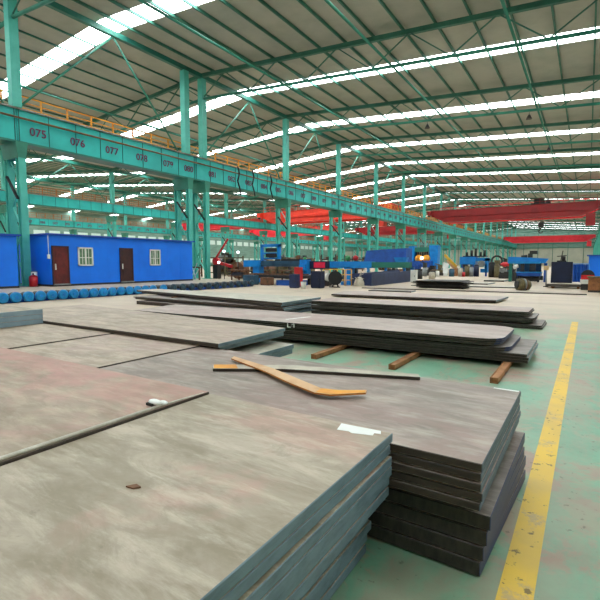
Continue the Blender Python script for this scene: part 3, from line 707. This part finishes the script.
mk = MB(); mk.bar((-4.30, 6.275, .30), (-4.30, 6.275, .365), .012, .012); mk.bar((-4.30, 6.275, .30), (-4.24, 6.275, .30), .012, .012); mk.bar((-4.17, 6.275, .30), (-4.17, 6.275, .365), .012, .012); mk.bar((-4.22, 6.275, .345), (-4.17, 6.275, .365), .012, .012); mk.build('digits', 'paper', t)

# ------------------------------------------------------------------ cutting gantry and its surroundings
t = thing('cutting_gantry', 'long blue cutting machine gantry with red sign across the plate yard', 'cutting machine', (-15, 26, 0))
part(t, 'beam', 'slate', ('box', -21.3, -15.9, 25.75, 26.25, 1.15, 1.55), ('box', -21.3, -15.9, 25.7, 25.75, 1.3, 1.36))
b = part(t, 'beam_cover', 'blue', ('box', -14.25, -11.3, 25.7, 26.3, 1.08, 1.5)); part(t, 'beam_cover', 'teal_dark', ('box', -11.3, -8.9, 25.75, 26.25, 1.12, 1.45))
for x0, x1 in ((-20.7, -20.15), (-13.2, -12.75)):
    p_ = part(t, 'pillar', 'blue', ('box', x0, x1, 25.7, 26.3, .2, 1.15), ('box', x0-.12, x1+.12, 25.5, 26.5, 0, .2))
part(t, 'beam_end', 'blue', ('box', -21.5, -20.0, 25.6, 26.4, 1.12, 1.6))
part(t, 'cable_chain', 'black', ('box', -18.3, -15.9, 25.9, 26.1, 1.55, 1.68))
part(t, 'housing', 'navy_dark', ('box', -15.75, -14.25, 25.6, 26.4, 1.0, 1.52)); part(t, 'sign', 'led', ('box', -15.4, -14.55, 25.57, 25.6, 1.08, 1.45), label='bright red sign panel')
c_ = part(t, 'carriage', 'blue', ('box', -16.35, -15.75, 25.3, 25.75, .62, 1.62), ('box', -16.28, -15.82, 25.1, 25.3, .9, 1.3)); part(c_, 'torch_holder', 'grey', ('tube', (-16.05, 25.2, .35), (-16.05, 25.2, .9), .06, None, 8))
part(c_, 'beacon', 'green', ('tube', (-16.05, 25.5, 1.62), (-16.05, 25.5, 1.8), .1, None, 10))
t = thing('screen_frame', 'blue upright frame holding two dark screens above the left end of the gantry', 'control frame', (-19.3, 26, 1.56))
part(t, 'frame', 'blue', ('box', -20.1, -19.95, 25.85, 26.05, 1.6, 2.7), ('box', -18.6, -18.4, 25.85, 26.05, 1.68, 2.7), ('box', -20.1, -18.4, 25.85, 26.05, 2.55, 2.75), ('box', -19.9, -18.6, 25.85, 26.05, 2.02, 2.15), ('box', -19.9, -18.6, 25.9, 26.0, 1.68, 1.78))
for z0 in (2.2, 1.82): part(t, 'screen', 'black', ('box', -19.6, -18.65, 25.8, 25.9, z0, z0+.26))
t = thing('burning_table', 'dark low cutting bed with blue base under the gantry', 'cutting bed', (-17.0, 24.2, 0))
part(t, 'base', 'blue_deep', ('box', -16.5, -14.9, 22.8, 24.0, 0, .32)); part(t, 'bed', 'dark', ('box', -19.6, -14.8, 23.1, 24.8, .42, .62)); part(t, 'slats', 'rust', *[('box', -19.5+.3*i, -19.46+.3*i, 23.2, 24.7, .62, .7) for i in range(15)])
for x in (-19.4, -15.1): part(t, 'leg', 'dark', ('box', x, x+.2, 24.3, 24.5, 0, .42))
def cabinet(name, label, x0, x1, y0, y1, h, m, md='dark', cat='cabinet', zb=0):
    t = thing(name, label, cat, ((x0+x1)/2, (y0+y1)/2, zb))
    part(t, 'body', m, ('box', x0, x1, y0, y1, zb+.04, h)); part(t, 'plinth', 'dark', ('box', x0+.02, x1-.02, y0+.02, y1-.02, zb, zb+.04))
    part(t, 'door', m, ('box', x0+.03, x1-.03, y0-.015, y0, zb+.08, h-.04)); part(t, 'handle', md, ('box', x1-.1, x1-.07, y0-.03, y0-.015, (zb+h)/2-.06, (zb+h)/2+.06))
    return t
cabinet('control_cabinet', 'slate blue control cabinet left of the white bucket', -14.0, -13.55, 20.6, 21.0, .78, 'navy')
cabinet('control_cabinet', 'dark blue control cabinet right of the white bucket', -12.95, -12.35, 21.2, 21.7, .95, 'navy_dark')
cabinet('pump_unit', 'dark teal pump unit under the left part of the gantry', -18.7, -17.9, 22.2, 22.8, .62, 'slate', cat='pump')
cabinet('pump_unit', 'low rusty brown pump unit before the dark cutting bed', -17.3, -16.6, 22.2, 22.7, .5, 'rust', cat='pump')
cabinet('tool_box', 'black tool box between hose reel and yellow railing', -13.9, -13.2, 23.6, 24.1, .7, 'dark', cat='box')
t = thing('bucket', 'white bucket on the floor between two dark blue cabinets', 'bucket', (-13.05, 20.85, 0)); part(t, 'body', 'white', ('tube', (-13.12, 20.7, 0), (-13.12, 20.7, .36), .13, .16, 14)); part(t, 'rim', 'grey', ('tube', (-13.12, 20.7, .36), (-13.12, 20.7, .38), .17, None, 14))
cabinet('red_box', 'red box standing on a dark pedestal beside the slate blue cabinet', -14.6, -14.25, 22.0, 22.4, 1.15, 'red')
t = thing('hose_reel', 'dark round hose reel with a pale hub before the gantry', 'hose reel', (-12.6, 22.4, 0))
part(t, 'drum', 'black', ('tube', (-12.0, 22.3, .55), (-12.25, 22.7, .55), .4, None, 22)); part(t, 'hub', 'white', ('tube', (-12.3, 22.2, .6), (-12.55, 22.4, .6), .24, None, 16))
part(t, 'stand', 'dark', ('bar', (-12.3, 22.5, 0), (-12.12, 22.5, .55), .07), ('bar', (-11.9, 22.5, 0), (-12.12, 22.5, .55), .07), ('bar', (-12.5, 22.5, .03), (-11.8, 22.5, .03), .06))
for j, (x0, x1, lab) in enumerate(((-14.1, -12.6, 'yellow guard railing left of the blue gantry pillar'), (-12.5, -12.12, 'short yellow guard railing right of the blue gantry pillar'))):
    t = thing('guard_railing', lab, 'railing', ((x0+x1)/2, 24.6, 0))
    n = 4 if j == 0 else 2
    for i in range(n): x = x0+(x1-x0)*i/(n-1); part(t, 'post', 'yellow', ('tube', (x, 24.6, 0), (x, 24.6, 1.0), .03, None, 8))
    for z_ in (.35, .68, 1.0): part(t, 'rail', 'yellow', ('tube', (x0, 24.6, z_), (x1, 24.6, z_), .025, None, 8))
for j, (x, y, m, lab) in enumerate(((-13.54, 26.9, 'green', 'green ball shaped vessel showing above the gantry'), (-12.96, 26.9, 'red', 'pinkish red ball shaped vessel showing above the gantry'))):
    t = thing('pressure_vessel', lab, 'tank', (x, y, 0)); part(t, 'tank', m, ('ball', (x, y, 1.72), .19)); part(t, 'stand', 'dark', ('tube', (x, y, 0), (x, y, 1.55), .1, None, 8))
t = thing('covered_machine', 'blue covered machine housing on legs behind the long navy trough', 'machine', (-14, 35.7, 0))
part(t, 'housing', 'blue_deep', ('hexa', [(-16.1, 35.0, 1.42), (-12.4, 35.0, 1.4), (-12.4, 36.5, 1.4), (-16.1, 36.5, 1.42), (-15.9, 35.1, 2.45), (-12.4, 35.1, 2.6), (-12.4, 36.5, 2.6), (-15.9, 36.5, 2.45)]))
for x in (-15.8, -14.2, -12.6): part(t, 'leg', 'blue', ('box', x-.08, x+.08, 35.2, 35.4, 0, 1.42))
part(t, 'skirt', 'slate', ('box', -15.9, -12.5, 35.15, 35.2, 1.0, 1.42)); part(t, 'hopper', 'blue', ('hexa', [(-12.9, 34.5, 1.1), (-12.3, 34.5, 1.1), (-12.3, 34.9, 1.1), (-12.9, 34.9, 1.1), (-13.2, 34.4, 1.85), (-12.1, 34.4, 1.85), (-12.1, 34.9, 1.85), (-13.2, 34.9, 1.85)]))
t = thing('control_desk', 'dark teal control desk under the right end of the gantry', 'desk', (-13.7, 27.5, 0))
part(t, 'desk', 'slate', ('box', -14.2, -13.3, 27.4, 28, 0, .9)); part(t, 'panel', 'dark', ('hexa', [(-14.2, 27.4, .9), (-13.3, 27.4, .9), (-13.3, 28, .9), (-14.2, 28, .9), (-14.15, 27.7, 1.15), (-13.35, 27.7, 1.15), (-13.35, 28, 1.15), (-14.15, 28, 1.15)]))
t = thing('steel_trough', 'long navy blue open trough with pale scrap in it', 'trough', (-12, 30, 0))
part(t, 'side_wall', 'navy', ('hexa', [(-11.15, 25.2, 0), (-11.05, 25.2, 0), (-11.2, 34.2, 0), (-11.3, 34.2, 0), (-11.15, 25.2, .72), (-11.05, 25.2, .72), (-11.2, 34.2, .85), (-11.3, 34.2, .85)]))
part(t, 'side_wall', 'navy', ('hexa', [(-12.6, 25.6, 0), (-12.5, 25.6, 0), (-12.6, 34.2, 0), (-12.7, 34.2, 0), (-12.6, 25.6, .72), (-12.5, 25.6, .72), (-12.6, 34.2, .85), (-12.7, 34.2, .85)]))
part(t, 'end_wall', 'navy', ('hexa', [(-12.5, 25.6, 0), (-11.15, 25.2, 0), (-11.15, 25.3, 0), (-12.5, 25.7, 0), (-12.5, 25.6, .72), (-11.15, 25.2, .72), (-11.15, 25.3, .72), (-12.5, 25.7, .72)]))
part(t, 'bottom', 'navy_dark', ('box', -12.55, -11.25, 25.7, 34.1, 0.0, .06))
cabinet('white_cabinet', 'small white cabinet at the far end of the navy trough', -10.75, -10.35, 31.4, 31.8, .9, 'white')
t = thing('scrap_heap', 'pale heap of metal turnings at the near end of the navy trough', 'scrap heap', (-11.55, 24.7, 0))
mb = MB()
for i in range(34):
    a = random.uniform(0, 6.28); r_ = random.uniform(0, .38); zz = random.uniform(.05, .8)*(1-r_); p_ = Vector((-11.6+r_*math.cos(a), 24.6+r_*math.sin(a)*.5, zz)); q_ = p_+Vector((random.uniform(-.25, .25), random.uniform(-.2, .2), random.uniform(-.04, .2)))
    mb.bar(p_, q_, .06, .03, mi=i % 3)
mb.ball((-11.6, 24.6, 0), .36, 1, .7, 1.6, 10, 5, mi=0, half=True)
mb.build('turnings', ['strip_grey', 'plate_light', 'dark'], t)

# rusty coils and pipe work left of the gantry
k = 0
for (x, y, r_, m, lab) in ((-26.0, 30.5, .75, 'rust', 'brown rusty steel coil beyond the cabin corner, leftmost'), (-24.2, 32.0, .9, 'olive', 'olive brown coil, second from the left behind the conveyor'), (-22.9, 30.2, .7, 'rust', 'small rusty coil in the middle behind the conveyor'),
                           (-25.2, 36.0, 1.0, 'dark', 'large dark coil at the back behind the rusty ones'), (-22.0, 32.4, .95, 'olive', 'olive brown coil right behind the blue gantry pillar'), (-27.0, 34.5, .8, 'dark', 'dark coil at the foot of the third column')):
    t = thing('steel_coil', lab, 'steel coil', (x, y, 0))
    mb = MB(); n = 20; b = 0
    for xx_, rr in ((-.4, r_), (.4, r_), (.4, r_*.45), (-.4, r_*.45)):
        for i in range(n): a = 2*PI*i/n; mb.v.append((x+.4*math.cos(a)*0+rr*math.cos(a), y+xx_, r_+rr*math.sin(a)))
    for j in range(4):
        for i in range(n): mb.face([j*n+i, j*n+(i+1) % n, ((j+1) % 4)*n+(i+1) % n, ((j+1) % 4)*n+i])
    mb.build('coil', m, t); part(t, 'band', 'grey', ('box', x-.03, x+.03, y-.41, y-.4, r_*1.45, r_*2))
for j, (x, y, m, lab) in enumerate(((-24.0, 28.0, 'rust', 'rusty pallet frame in front of the olive coil'), (-21.9, 28.4, 'olive', 'olive pallet frame left of the blue gantry pillar'), (-18.6, 27.6, 'rust', 'rusty frame under the left part of the gantry'))):
    t = thing('pallet_frame', lab, 'frame', (x, y, 0))
    for dx in (-.8, 0, .8): part(t, 'upright', m, ('box', x+dx-.05, x+dx+.05, y-.05, y+.05, 0, .9))
    part(t, 'shelf', m, ('box', x-.9, x+.9, y-.4, y+.4, .3, .38), ('box', x-.9, x+.9, y-.4, y+.4, .78, .86)); part(t, 'load', 'dark' if j != 1 else 'rust', ('hexa', [(x-.7, y-.3, .38), (x+.6, y-.3, .38), (x+.6, y+.3, .38), (x-.7, y+.3, .38), (x-.4, y-.2, .7), (x+.5, y-.2, .62), (x+.5, y+.2, .62), (x-.4, y+.2, .7)]))
t = thing('robot_arm', 'red slanting manipulator arm between the third column and the coils', 'manipulator', (-28.0, 29.6, 0))
part(t, 'pedestal', 'dark', ('box', -28.25, -27.75, 29.4, 29.9, 0, 1.25)); part(t, 'arm', 'red', ('bar', (-28.0, 29.6, 1.9), (-26.6, 29.6, 3.5), .1, .14)); part(t, 'arm', 'red', ('bar', (-28.0, 29.6, 1.5), (-26.2, 29.6, 1.1), .24, .24)); part(t, 'joint', 'red', ('tube', (-28.0, 29.4, 1.55), (-28.0, 29.8, 1.55), .32, None, 14))
for j, (x, y, z_, d) in enumerate(((-26.54, 29.0, 2.4, 'middle one of the three above the coils'), (-24.95, 29.0, 2.3, 'right one of the three above the coils'), (-26.6, 28.4, 1.45, 'lowest of the three above the coils'))):
    t = thing('globe_lamp', 'small glowing white lamp, '+d, 'lamp', (x, y, 0)); part(t, 'globe', 'globe', ('ball', (x, y, z_), .11)); part(t, 'pole', 'dark', ('tube', (x, y, 0), (x, y, z_-.1), .03, None, 6))
k = 0
for (x, y, kind, m) in ((-34.5, 31.5, 'crate', 'rust'), (-33.6, 37.0, 'crate', 'olive'), (-36.8, 40.5, 'coil', 'dark'), (-34.0, 43.5, 'crate', 'dark'), (-33.2, 47.5, 'coil', 'rust'), (-36.0, 50.0, 'crate', 'olive'), (-33.5, 54.0, 'coil', 'olive'),
                       (-36.6, 57.5, 'crate', 'rust'), (-33.2, 61.0, 'crate', 'dark'), (-35.4, 66.0, 'coil', 'dark'), (-33.4, 71.0, 'crate', 'rust'), (-36.8, 76.0, 'crate', 'slate'), (-33.6, 82.0, 'coil', 'rust'), (-35.5, 89.0, 'crate', 'olive'),
                       (-39.5, 34.5, 'crate', 'slate'), (-41.5, 46.0, 'crate', 'rust'), (-40.5, 62.0, 'crate', 'dark'), (-41.0, 74.0, 'crate', 'olive')):
    cn = {'rust': 'brown', 'olive': 'olive', 'dark': 'dark', 'slate': 'teal grey'}[m]
    if kind == 'crate':
        t = thing('parts_rack', '%s rack of stacked parts, %s along the bay behind the columns' % (cn, ORD[k]), 'rack', (x, y, 0), 'racks behind the columns')
        h = 1.7+.5*(k % 3)
        for dx in (-1.2, 1.2):
            for dy in (-1.5, 1.5): part(t, 'post', m, ('box', x+dx-.06, x+dx+.06, y+dy-.06, y+dy+.06, 0, h))
        for z_ in (.3, 1.1, 1.9):
            if z_ > h-.3: continue
            part(t, 'shelf', m, ('box', x-1.25, x+1.25, y-1.55, y+1.55, z_, z_+.08))
            mb = MB()
            for q in range(7):
                a_ = random.uniform(-1.0, .6); b_ = random.uniform(-1.4, .9); mb.box(x+a_, x+a_+random.uniform(.3, .6), y+b_, y+b_+random.uniform(.3, .6), z_+.08, z_+random.uniform(.3, .7), q % 4)
            mb.box(x-1.15, x+1.15, y-1.45, y+1.45, z_+.08, z_+.12, 0)
            mb.build('load', ['dark', 'rust', 'grey', 'olive'], t)
    else:
        t = thing('steel_coil', 'large %s coil, %s along the bay behind the columns' % (cn, ORD[k]), 'steel coil', (x, y, 0), 'coils behind the columns')
        part(t, 'coil', m, ('tube', (x-.7, y, 1.05), (x+.7, y, 1.05), 1.05, None, 24)); part(t, 'bore', 'black', ('tube', (x-.72, y, 1.05), (x+.72, y, 1.05), .42, None, 18))
        part(t, 'band', 'grey', ('tube', (x-.05, y, 1.05), (x+.05, y, 1.05), 1.07, None, 24))
    k += 1
# debris round the third and fourth columns
t = thing('pipe_rack', 'rack with crossed pale pipes at the foot of the paired columns', 'rack', (-28.5, 26.0, 0))
part(t, 'frame', 'rust', ('box', -28.0, -27.9, 26.3, 26.4, 0, 1.1), ('box', -26.9, -26.8, 26.3, 26.4, 0, 1.1), ('box', -28.0, -26.8, 26.3, 26.4, 1.0, 1.1)); part(t, 'pipes', 'white', ('bar', (-27.7, 26.2, .02), (-27.0, 26.25, 1.4), .05), ('bar', (-27.0, 26.15, .02), (-27.6, 26.2, 1.2), .05), ('bar', (-27.4, 26.1, .02), (-26.7, 26.15, .9), .05))

# ------------------------------------------------------------------ machines deeper in the hall
t = thing('portal_machine', 'tall blue portal machine with two orange hoods and a bright lamp', 'machine', (-17, 54, 0))
part(t, 'column', 'blue', ('box', -18.6, -17.9, 53.5, 54.5, 0, 3.45)); part(t, 'column', 'blue', ('hexa', [(-15.9, 53.5, 0), (-15.1, 53.5, 0), (-15.1, 54.5, 0), (-15.9, 54.5, 0), (-16.1, 53.5, 3.5), (-15.0, 53.5, 3.5), (-15.0, 54.5, 3.5), (-16.1, 54.5, 3.5)]))
part(t, 'crossbeam', 'teal_dark', ('box', -17.9, -16.1, 53.7, 54.3, 2.75, 3.3)); part(t, 'bed', 'blue_deep', ('box', -18.9, -15.6, 52.6, 53.5, .9, 1.65))
part(t, 'back_panel', 'navy_dark', ('box', -17.9, -16.0, 54.3, 54.4, .9, 2.75))
for x in (-17.35, -16.4): part(t, 'hood', 'orange', ('ball', (x, 53.6, 1.95), .52, 1, .6, .85, 14, 6))
part(t, 'lamp', 'arc', ('ball', (-16.85, 53.2, 2.0), .2))
for i in range(6): part(t, 'hose', 'grey', ('tube', (-17.6+.27*i, 53.8, 2.3), (-17.6+.27*i, 53.8, 3.9+.2*(i % 2)), .05, None, 6))
for x in (-18.5, -15.9): part(t, 'foot', 'dark', ('box', x-.2, x+.2, 52.7, 53.4, 0, .9))
t = thing('loading_ramp', 'yellow and orange slanting conveyor arm right of the blue portal machine', 'conveyor', (-12.5, 50, 0))
part(t, 'arm', 'yellow', ('bar', (-13.3, 50, 2.3), (-12.0, 50, 1.0), .2, .25)); part(t, 'arm', 'strip_orange', ('bar', (-13.1, 50.4, 1.8), (-12.0, 50.4, .6), .2, .4)); part(t, 'base', 'beam_rust', ('box', -12.6, -11.85, 49.8, 50.8, 0, .8))
solo('leaning_sheet', 'white', 'bright white sheet leaning beside the yellow slanting arm', 'sheet', ('hexa', [(-13.25, 49.3, .3), (-12.75, 49.3, .3), (-12.75, 49.35, .3), (-13.25, 49.35, .3), (-13.35, 49.7, 1.5), (-12.75, 49.7, 1.3), (-12.75, 49.75, 1.3), (-13.35, 49.75, 1.5)]), ('box', -13.2, -12.8, 49.3, 49.7, 0, .3))
t = thing('welding_station', 'blue machine with dark motors on top in the middle distance', 'machine', (-10.3, 50, 0))
part(t, 'housing', 'blue', ('box', -11.6, -10.0, 49.6, 51, 1.25, 2.05)); part(t, 'side_frame', 'blue', ('box', -9.5, -8.8, 49.8, 51, .4, .8), ('box', -9.1, -8.8, 49.8, 51, .8, 1.9), ('box', -10.0, -8.8, 49.8, 51, 1.6, 1.95))
part(t, 'deck', 'navy_dark', ('box', -11.3, -9.0, 49.7, 51, 2.05, 2.15))
for i, x in enumerate((-11.0, -10.5, -10.1, -9.6, -9.2)): part(t, 'motor', 'dark', ('tube', (x, 50.2, 2.15), (x, 50.2, 2.55+.2*(i % 3)), .13, None, 10))
for x in (-11.4, -10.2, -8.95): part(t, 'leg', 'blue_deep', ('box', x-.08, x+.08, 49.8, 50, 0, 1.3))
part(t, 'drum', 'grey', ('tube', (-9.4, 49.5, 1.3), (-9.4, 49.8, 1.3), .35, None, 16))
cl = [(-11.2, 48.4, .25, .9, 'strip_grey', 'pale sack on the floor before the blue machine'), (-10.55, 48.6, .28, 1.1, 'olive', 'khaki drum before the blue machine'), (-10.05, 48.2, .2, 1.0, 'grey', 'tall grey drum before the blue machine'), (-9.65, 48.6, .26, 1.25, 'navy_dark', 'tall navy drum before the blue machine'),
      (-10.75, 47.8, .15, .45, 'red', 'small red drum before the blue machine'), (-11.9, 47.6, .28, .8, 'slate', 'slate teal drum left of the blue machine'), (-15.1, 46.0, .3, .7, 'dark', 'dark drum left under the portal machine'), (-14.4, 46.6, .26, .9, 'grey', 'grey drum before the portal machine'),
      (-13.7, 47.2, .28, .7, 'rust', 'rusty drum before the portal machine'), (-13.0, 46.2, .22, .6, 'white', 'white drum before the yellow slanting arm'), (-7.9, 47.0, .3, 1.5, 'black', 'tall black drum at the red covered post'), (-7.38, 46.6, .25, 1.3, 'olive', 'olive drum at the red covered post'), (-7.0, 47.6, .26, .8, 'red', 'squat red drum at the red covered post'),
      (-12.4, 38.6, .26, .7, 'dark', 'dark drum behind the white cabinet'), (-11.6, 39.6, .28, .6, 'strip_grey', 'pale drum behind the white cabinet'), (-16.2, 44.5, .3, .8, 'rust', 'brown drum left of the portal machine'), (-12.6, 43.4, .25, .7, 'black', 'black drum between white cabinet and yellow arm')]
for (x, y, r_, h, m, lab) in cl:
    t = thing('steel_drum', lab, 'drum', (x, y, 0)); part(t, 'body', m, ('tube', (x, y, 0), (x, y, h*.9), r_, None, 14), ('tube', (x, y, h*.45), (x, y, h*.48), r_*1.05, None, 14)); part(t, 'lid', m, ('tube', (x, y, h*.9), (x, y, h), r_, r_*.6, 14))
for (x, y, h, m1, m2, lab) in ((-15.6, 49.6, 1.3, 'dark', 'blue_deep', 'dark lathe like machine in front of the portal machine'), (-14.2, 50.6, 1.1, 'olive', 'dark', 'low olive machine tool right of the portal machine'),
                                (-7.9, 53.5, 1.7, 'dark', 'olive', 'dark machine tool behind the round guard ring'), (-6.2, 50.5, 1.2, 'slate', 'rust', 'slate machine tool right of the red cover'),
                                (-5.9, 44.0, .9, 'dark', 'grey', 'low dark machine tool left of the blue cutting line'), (-11.9, 56.0, 1.9, 'slate', 'dark', 'tall slate machine tool behind the yellow slanting arm'),
                                (-3.9, 41.5, 1.2, 'dark', 'slate', 'dark machine tool behind the blue cutting line table'), (-18.6, 48.0, 1.2, 'dark', 'rust', 'dark machine tool left of the portal machine')):
    t = thing('machine_tool', lab, 'machine', (x, y, 0))
    part(t, 'base', 'dark', ('box', x-.85, x+.85, y-.35, y+.35, 0, .35)); part(t, 'bed', m1, ('box', x-.8, x+.7, y-.28, y+.28, .35, .35+h*.3))
    part(t, 'headstock', m2, ('box', x-.8, x-.25, y-.32, y+.32, .35+h*.3, h), ('tube', (x-.55, y-.32, h*.75), (x-.55, y-.42, h*.75), .16, None, 12))
    part(t, 'column', m1, ('box', x+.1, x+.45, y-.25, y+.25, .35+h*.3, h*1.1), ('bar', (x+.25, y, h*1.08), (x-.3, y-.1, h*1.2), .12))
    part(t, 'handwheel', 'grey', ('tube', (x+.62, y-.3, .35+h*.35), (x+.62, y-.35, .35+h*.35), .14, None, 12))
t = thing('covered_post', 'dark round guard ring on a post with a red cover beside it', 'guard', (-7.3, 48.4, 0))
mb = MB(); n = 16
pts = [(-7.7+.5*math.cos(2*PI*i/n), 48.4, 1.6+.5*math.sin(2*PI*i/n)) for i in range(n+1)]; mb.path(pts, .1); mb.tube((-7.7, 48.4, 0), (-7.7, 48.4, 1.15), .08); mb.build('ring', 'dark', t)
part(t, 'cover', 'red', ('ball', (-6.9, 48.4, 1.25), .42, 1.2, .7, .6)); part(t, 'stem', 'dark', ('tube', (-6.9, 48.4, 0), (-6.9, 48.4, 1.05), .1, None, 8)); part(t, 'tie', 'dark', ('bar', (-7.7, 48.4, .8), (-6.9, 48.4, .8), .06))

t = thing('cutting_line', 'wide blue cutting line frame under the far red crane', 'machine', (-3.7, 37, 0))
part(t, 'leg', 'teal_dark', ('box', -5.0, -4.78, 36.8, 37.2, 0, 1.45)); part(t, 'leg', 'blue_deep', ('box', -2.7, -2.5, 37.2, 37.6, 0, 1.4))
part(t, 'crossbeam', 'blue', ('hexa', [(-5.05, 36.7, 1.5), (-2.6, 36.7, 1.38), (-2.6, 37.3, 1.38), (-5.05, 37.3, 1.5), (-5.05, 36.7, 1.88), (-2.4, 36.7, 1.72), (-2.4, 37.3, 1.72), (-5.05, 37.3, 1.88)]))
part(t, 'beam_lip', 'cyan', ('box', -5.05, -2.9, 36.55, 36.7, 1.36, 1.5))
part(t, 'table', 'blue_deep', ('box', -4.4, -2.85, 36.4, 37.6, .45, .68)); part(t, 'table_top', 'blue', ('box', -4.45, -2.8, 36.35, 37.6, .68, .75))
for x in (-4.3, -3.0): part(t, 'table_leg', 'dark', ('box', x-.06, x+.06, 36.6, 36.8, 0, .45))
part(t, 'back_frame', 'slate', ('box', -4.55, -2.9, 37.65, 37.7, .3, 1.45)); part(t, 'lower_gear', 'dark', ('box', -4.2, -3.0, 36.8, 37.4, .05, .4), ('box', -4.7, -4.45, 36.6, 37.0, .1, .7), ('bar', (-4.7, 36.5, .1), (-2.9, 36.5, .12), .1))
part(t, 'motor', 'dark', ('box', -3.75, -3.45, 36.9, 37.2, 1.8, 2.1), ('box', -3.65, -3.15, 36.9, 37.2, 2.05, 2.3), ('tube', (-4.2, 37, 1.85), (-3.8, 37, 1.9), .12, None, 10))
part(t, 'cutting_head', 'dark', ('box', -3.6, -3.2, 36.7, 36.9, .8, 1.4), ('box', -4.2, -3.95, 36.7, 36.9, .75, 1.4)); part(t, 'workpiece', 'white', ('tube', (-4.65, 36.5, 1.05), (-4.35, 36.6, 1.2), .14, None, 12))
t = thing('sign_stand', 'cream notice board on a thin post beside the navy cabinet', 'sign', (-2.1, 30, 0))
part(t, 'post', 'grey', ('tube', (-2.03, 29.9, 0), (-2.03, 29.9, 1.0), .035, None, 8)); part(t, 'board', 'cream', ('box', -2.18, -1.92, 29.86, 29.9, .98, 1.24)); part(t, 'foot', 'dark', ('box', -2.16, -1.9, 29.77, 30.03, 0, .04))
cabinet('electrical_cabinet', 'tall navy cabinet behind the low sheet pile', -1.86, -.76, 31.0, 32.0, 1.47, 'navy_dark')
solo('cabinet_antenna', 'dark', 'dark tangle of fittings on top of the navy cabinet', 'fitting', ('box', -1.6, -1.1, 31.3, 31.6, 1.47, 1.55), ('bar', (-1.4, 31.4, 1.5), (-1.3, 31.4, 2.15), .05), ('bar', (-1.6, 31.4, 1.8), (-1.1, 31.4, 1.85), .05), ('tube', (-1.25, 31.45, 1.55), (-1.25, 31.45, 1.8), .1, None, 10))
t = thing('tarpaulin_screen', 'wavy blue welding screen right of the navy cabinet', 'screen', (-.4, 36, 0))
mb = MB(); n = 24
for i in range(n):
    x = -.95+1.0*i/n; x2 = -.95+1.0*(i+1)/n; ya = 36+.06*math.sin(i*1.3); yb = 36+.06*math.sin((i+1)*1.3)
    mb.hexa([(x, ya, .1), (x2, yb, .1), (x2, yb+.02, .1), (x, ya+.02, .1), (x, ya, 1.3), (x2, yb, 1.3), (x2, yb+.02, 1.3), (x, ya+.02, 1.3)])
mb.build('curtain', 'blue_deep', t); part(t, 'frame', 'blue', ('tube', (-.97, 36.15, 0), (-.97, 36.15, 1.36), .03, None, 6), ('tube', (.07, 36.15, 0), (.07, 36.15, 1.36), .03, None, 6), ('tube', (-.97, 36.15, 1.34), (.07, 36.15, 1.34), .03, None, 6))
cabin('small bright blue cabin at the right edge behind the crate', .05, 3.2, 45, 49, 2.0, [], [])
t = thing('wire_reel', 'arched reel with red and white wrap at the right edge', 'reel', (.1, 27.5, 0))
part(t, 'arch', 'dark', ('tube', (.02, 27.4, .75), (.02, 27.8, .75), .3, None, 18)); part(t, 'red_wrap', 'red', ('box', -.27, .3, 27.3, 27.75, .55, .78)); part(t, 'white_wrap', 'white', ('box', -.3, .3, 27.28, 27.75, .32, .55)); part(t, 'stand', 'dark', ('box', -.25, .28, 27.35, 27.7, 0, .32))
t = thing('wooden_crate', 'brown wooden crate cut by the right edge of the picture', 'crate', (.5, 25.8, 0))
part(t, 'boards', 'wood', *[('box', .05+.16*i, .19+.16*i, 25.4, 25.44, .1, .7) for i in range(6)], ('box', .05, 1.0, 25.44, 26.2, .1, .68)); part(t, 'lid', 'olive', ('box', .0, 1.05, 25.35, 26.25, .7, .76)); part(t, 'skid', 'dark', ('box', .05, 1.0, 25.4, 25.55, 0, .1), ('box', .05, 1.0, 26.0, 26.2, 0, .1))
t = thing('round_bundle', 'grey brown round bundle of wire lying alone on the pale floor', 'wire bundle', (-2.75, 25.4, 0))
part(t, 'coil', 'olive', ('tube', (-3.0, 25.3, .3), (-2.5, 25.6, .26), .3, .24, 18), ('tube', (-2.9, 25.36, .31), (-2.82, 25.41, .31), .325, None, 18)); part(t, 'coil', 'grey', ('tube', (-2.76, 25.44, .3), (-2.7, 25.48, .3), .31, None, 18), ('tube', (-2.56, 25.56, .29), (-2.44, 25.64, .29), .23, .16, 14)); part(t, 'core', 'dark', ('tube', (-3.06, 25.26, .3), (-3.0, 25.3, .3), .2, None, 14)); part(t, 'strap', 'rust', ('tube', (-2.66, 25.5, .29), (-2.62, 25.52, .29), .3, None, 18))
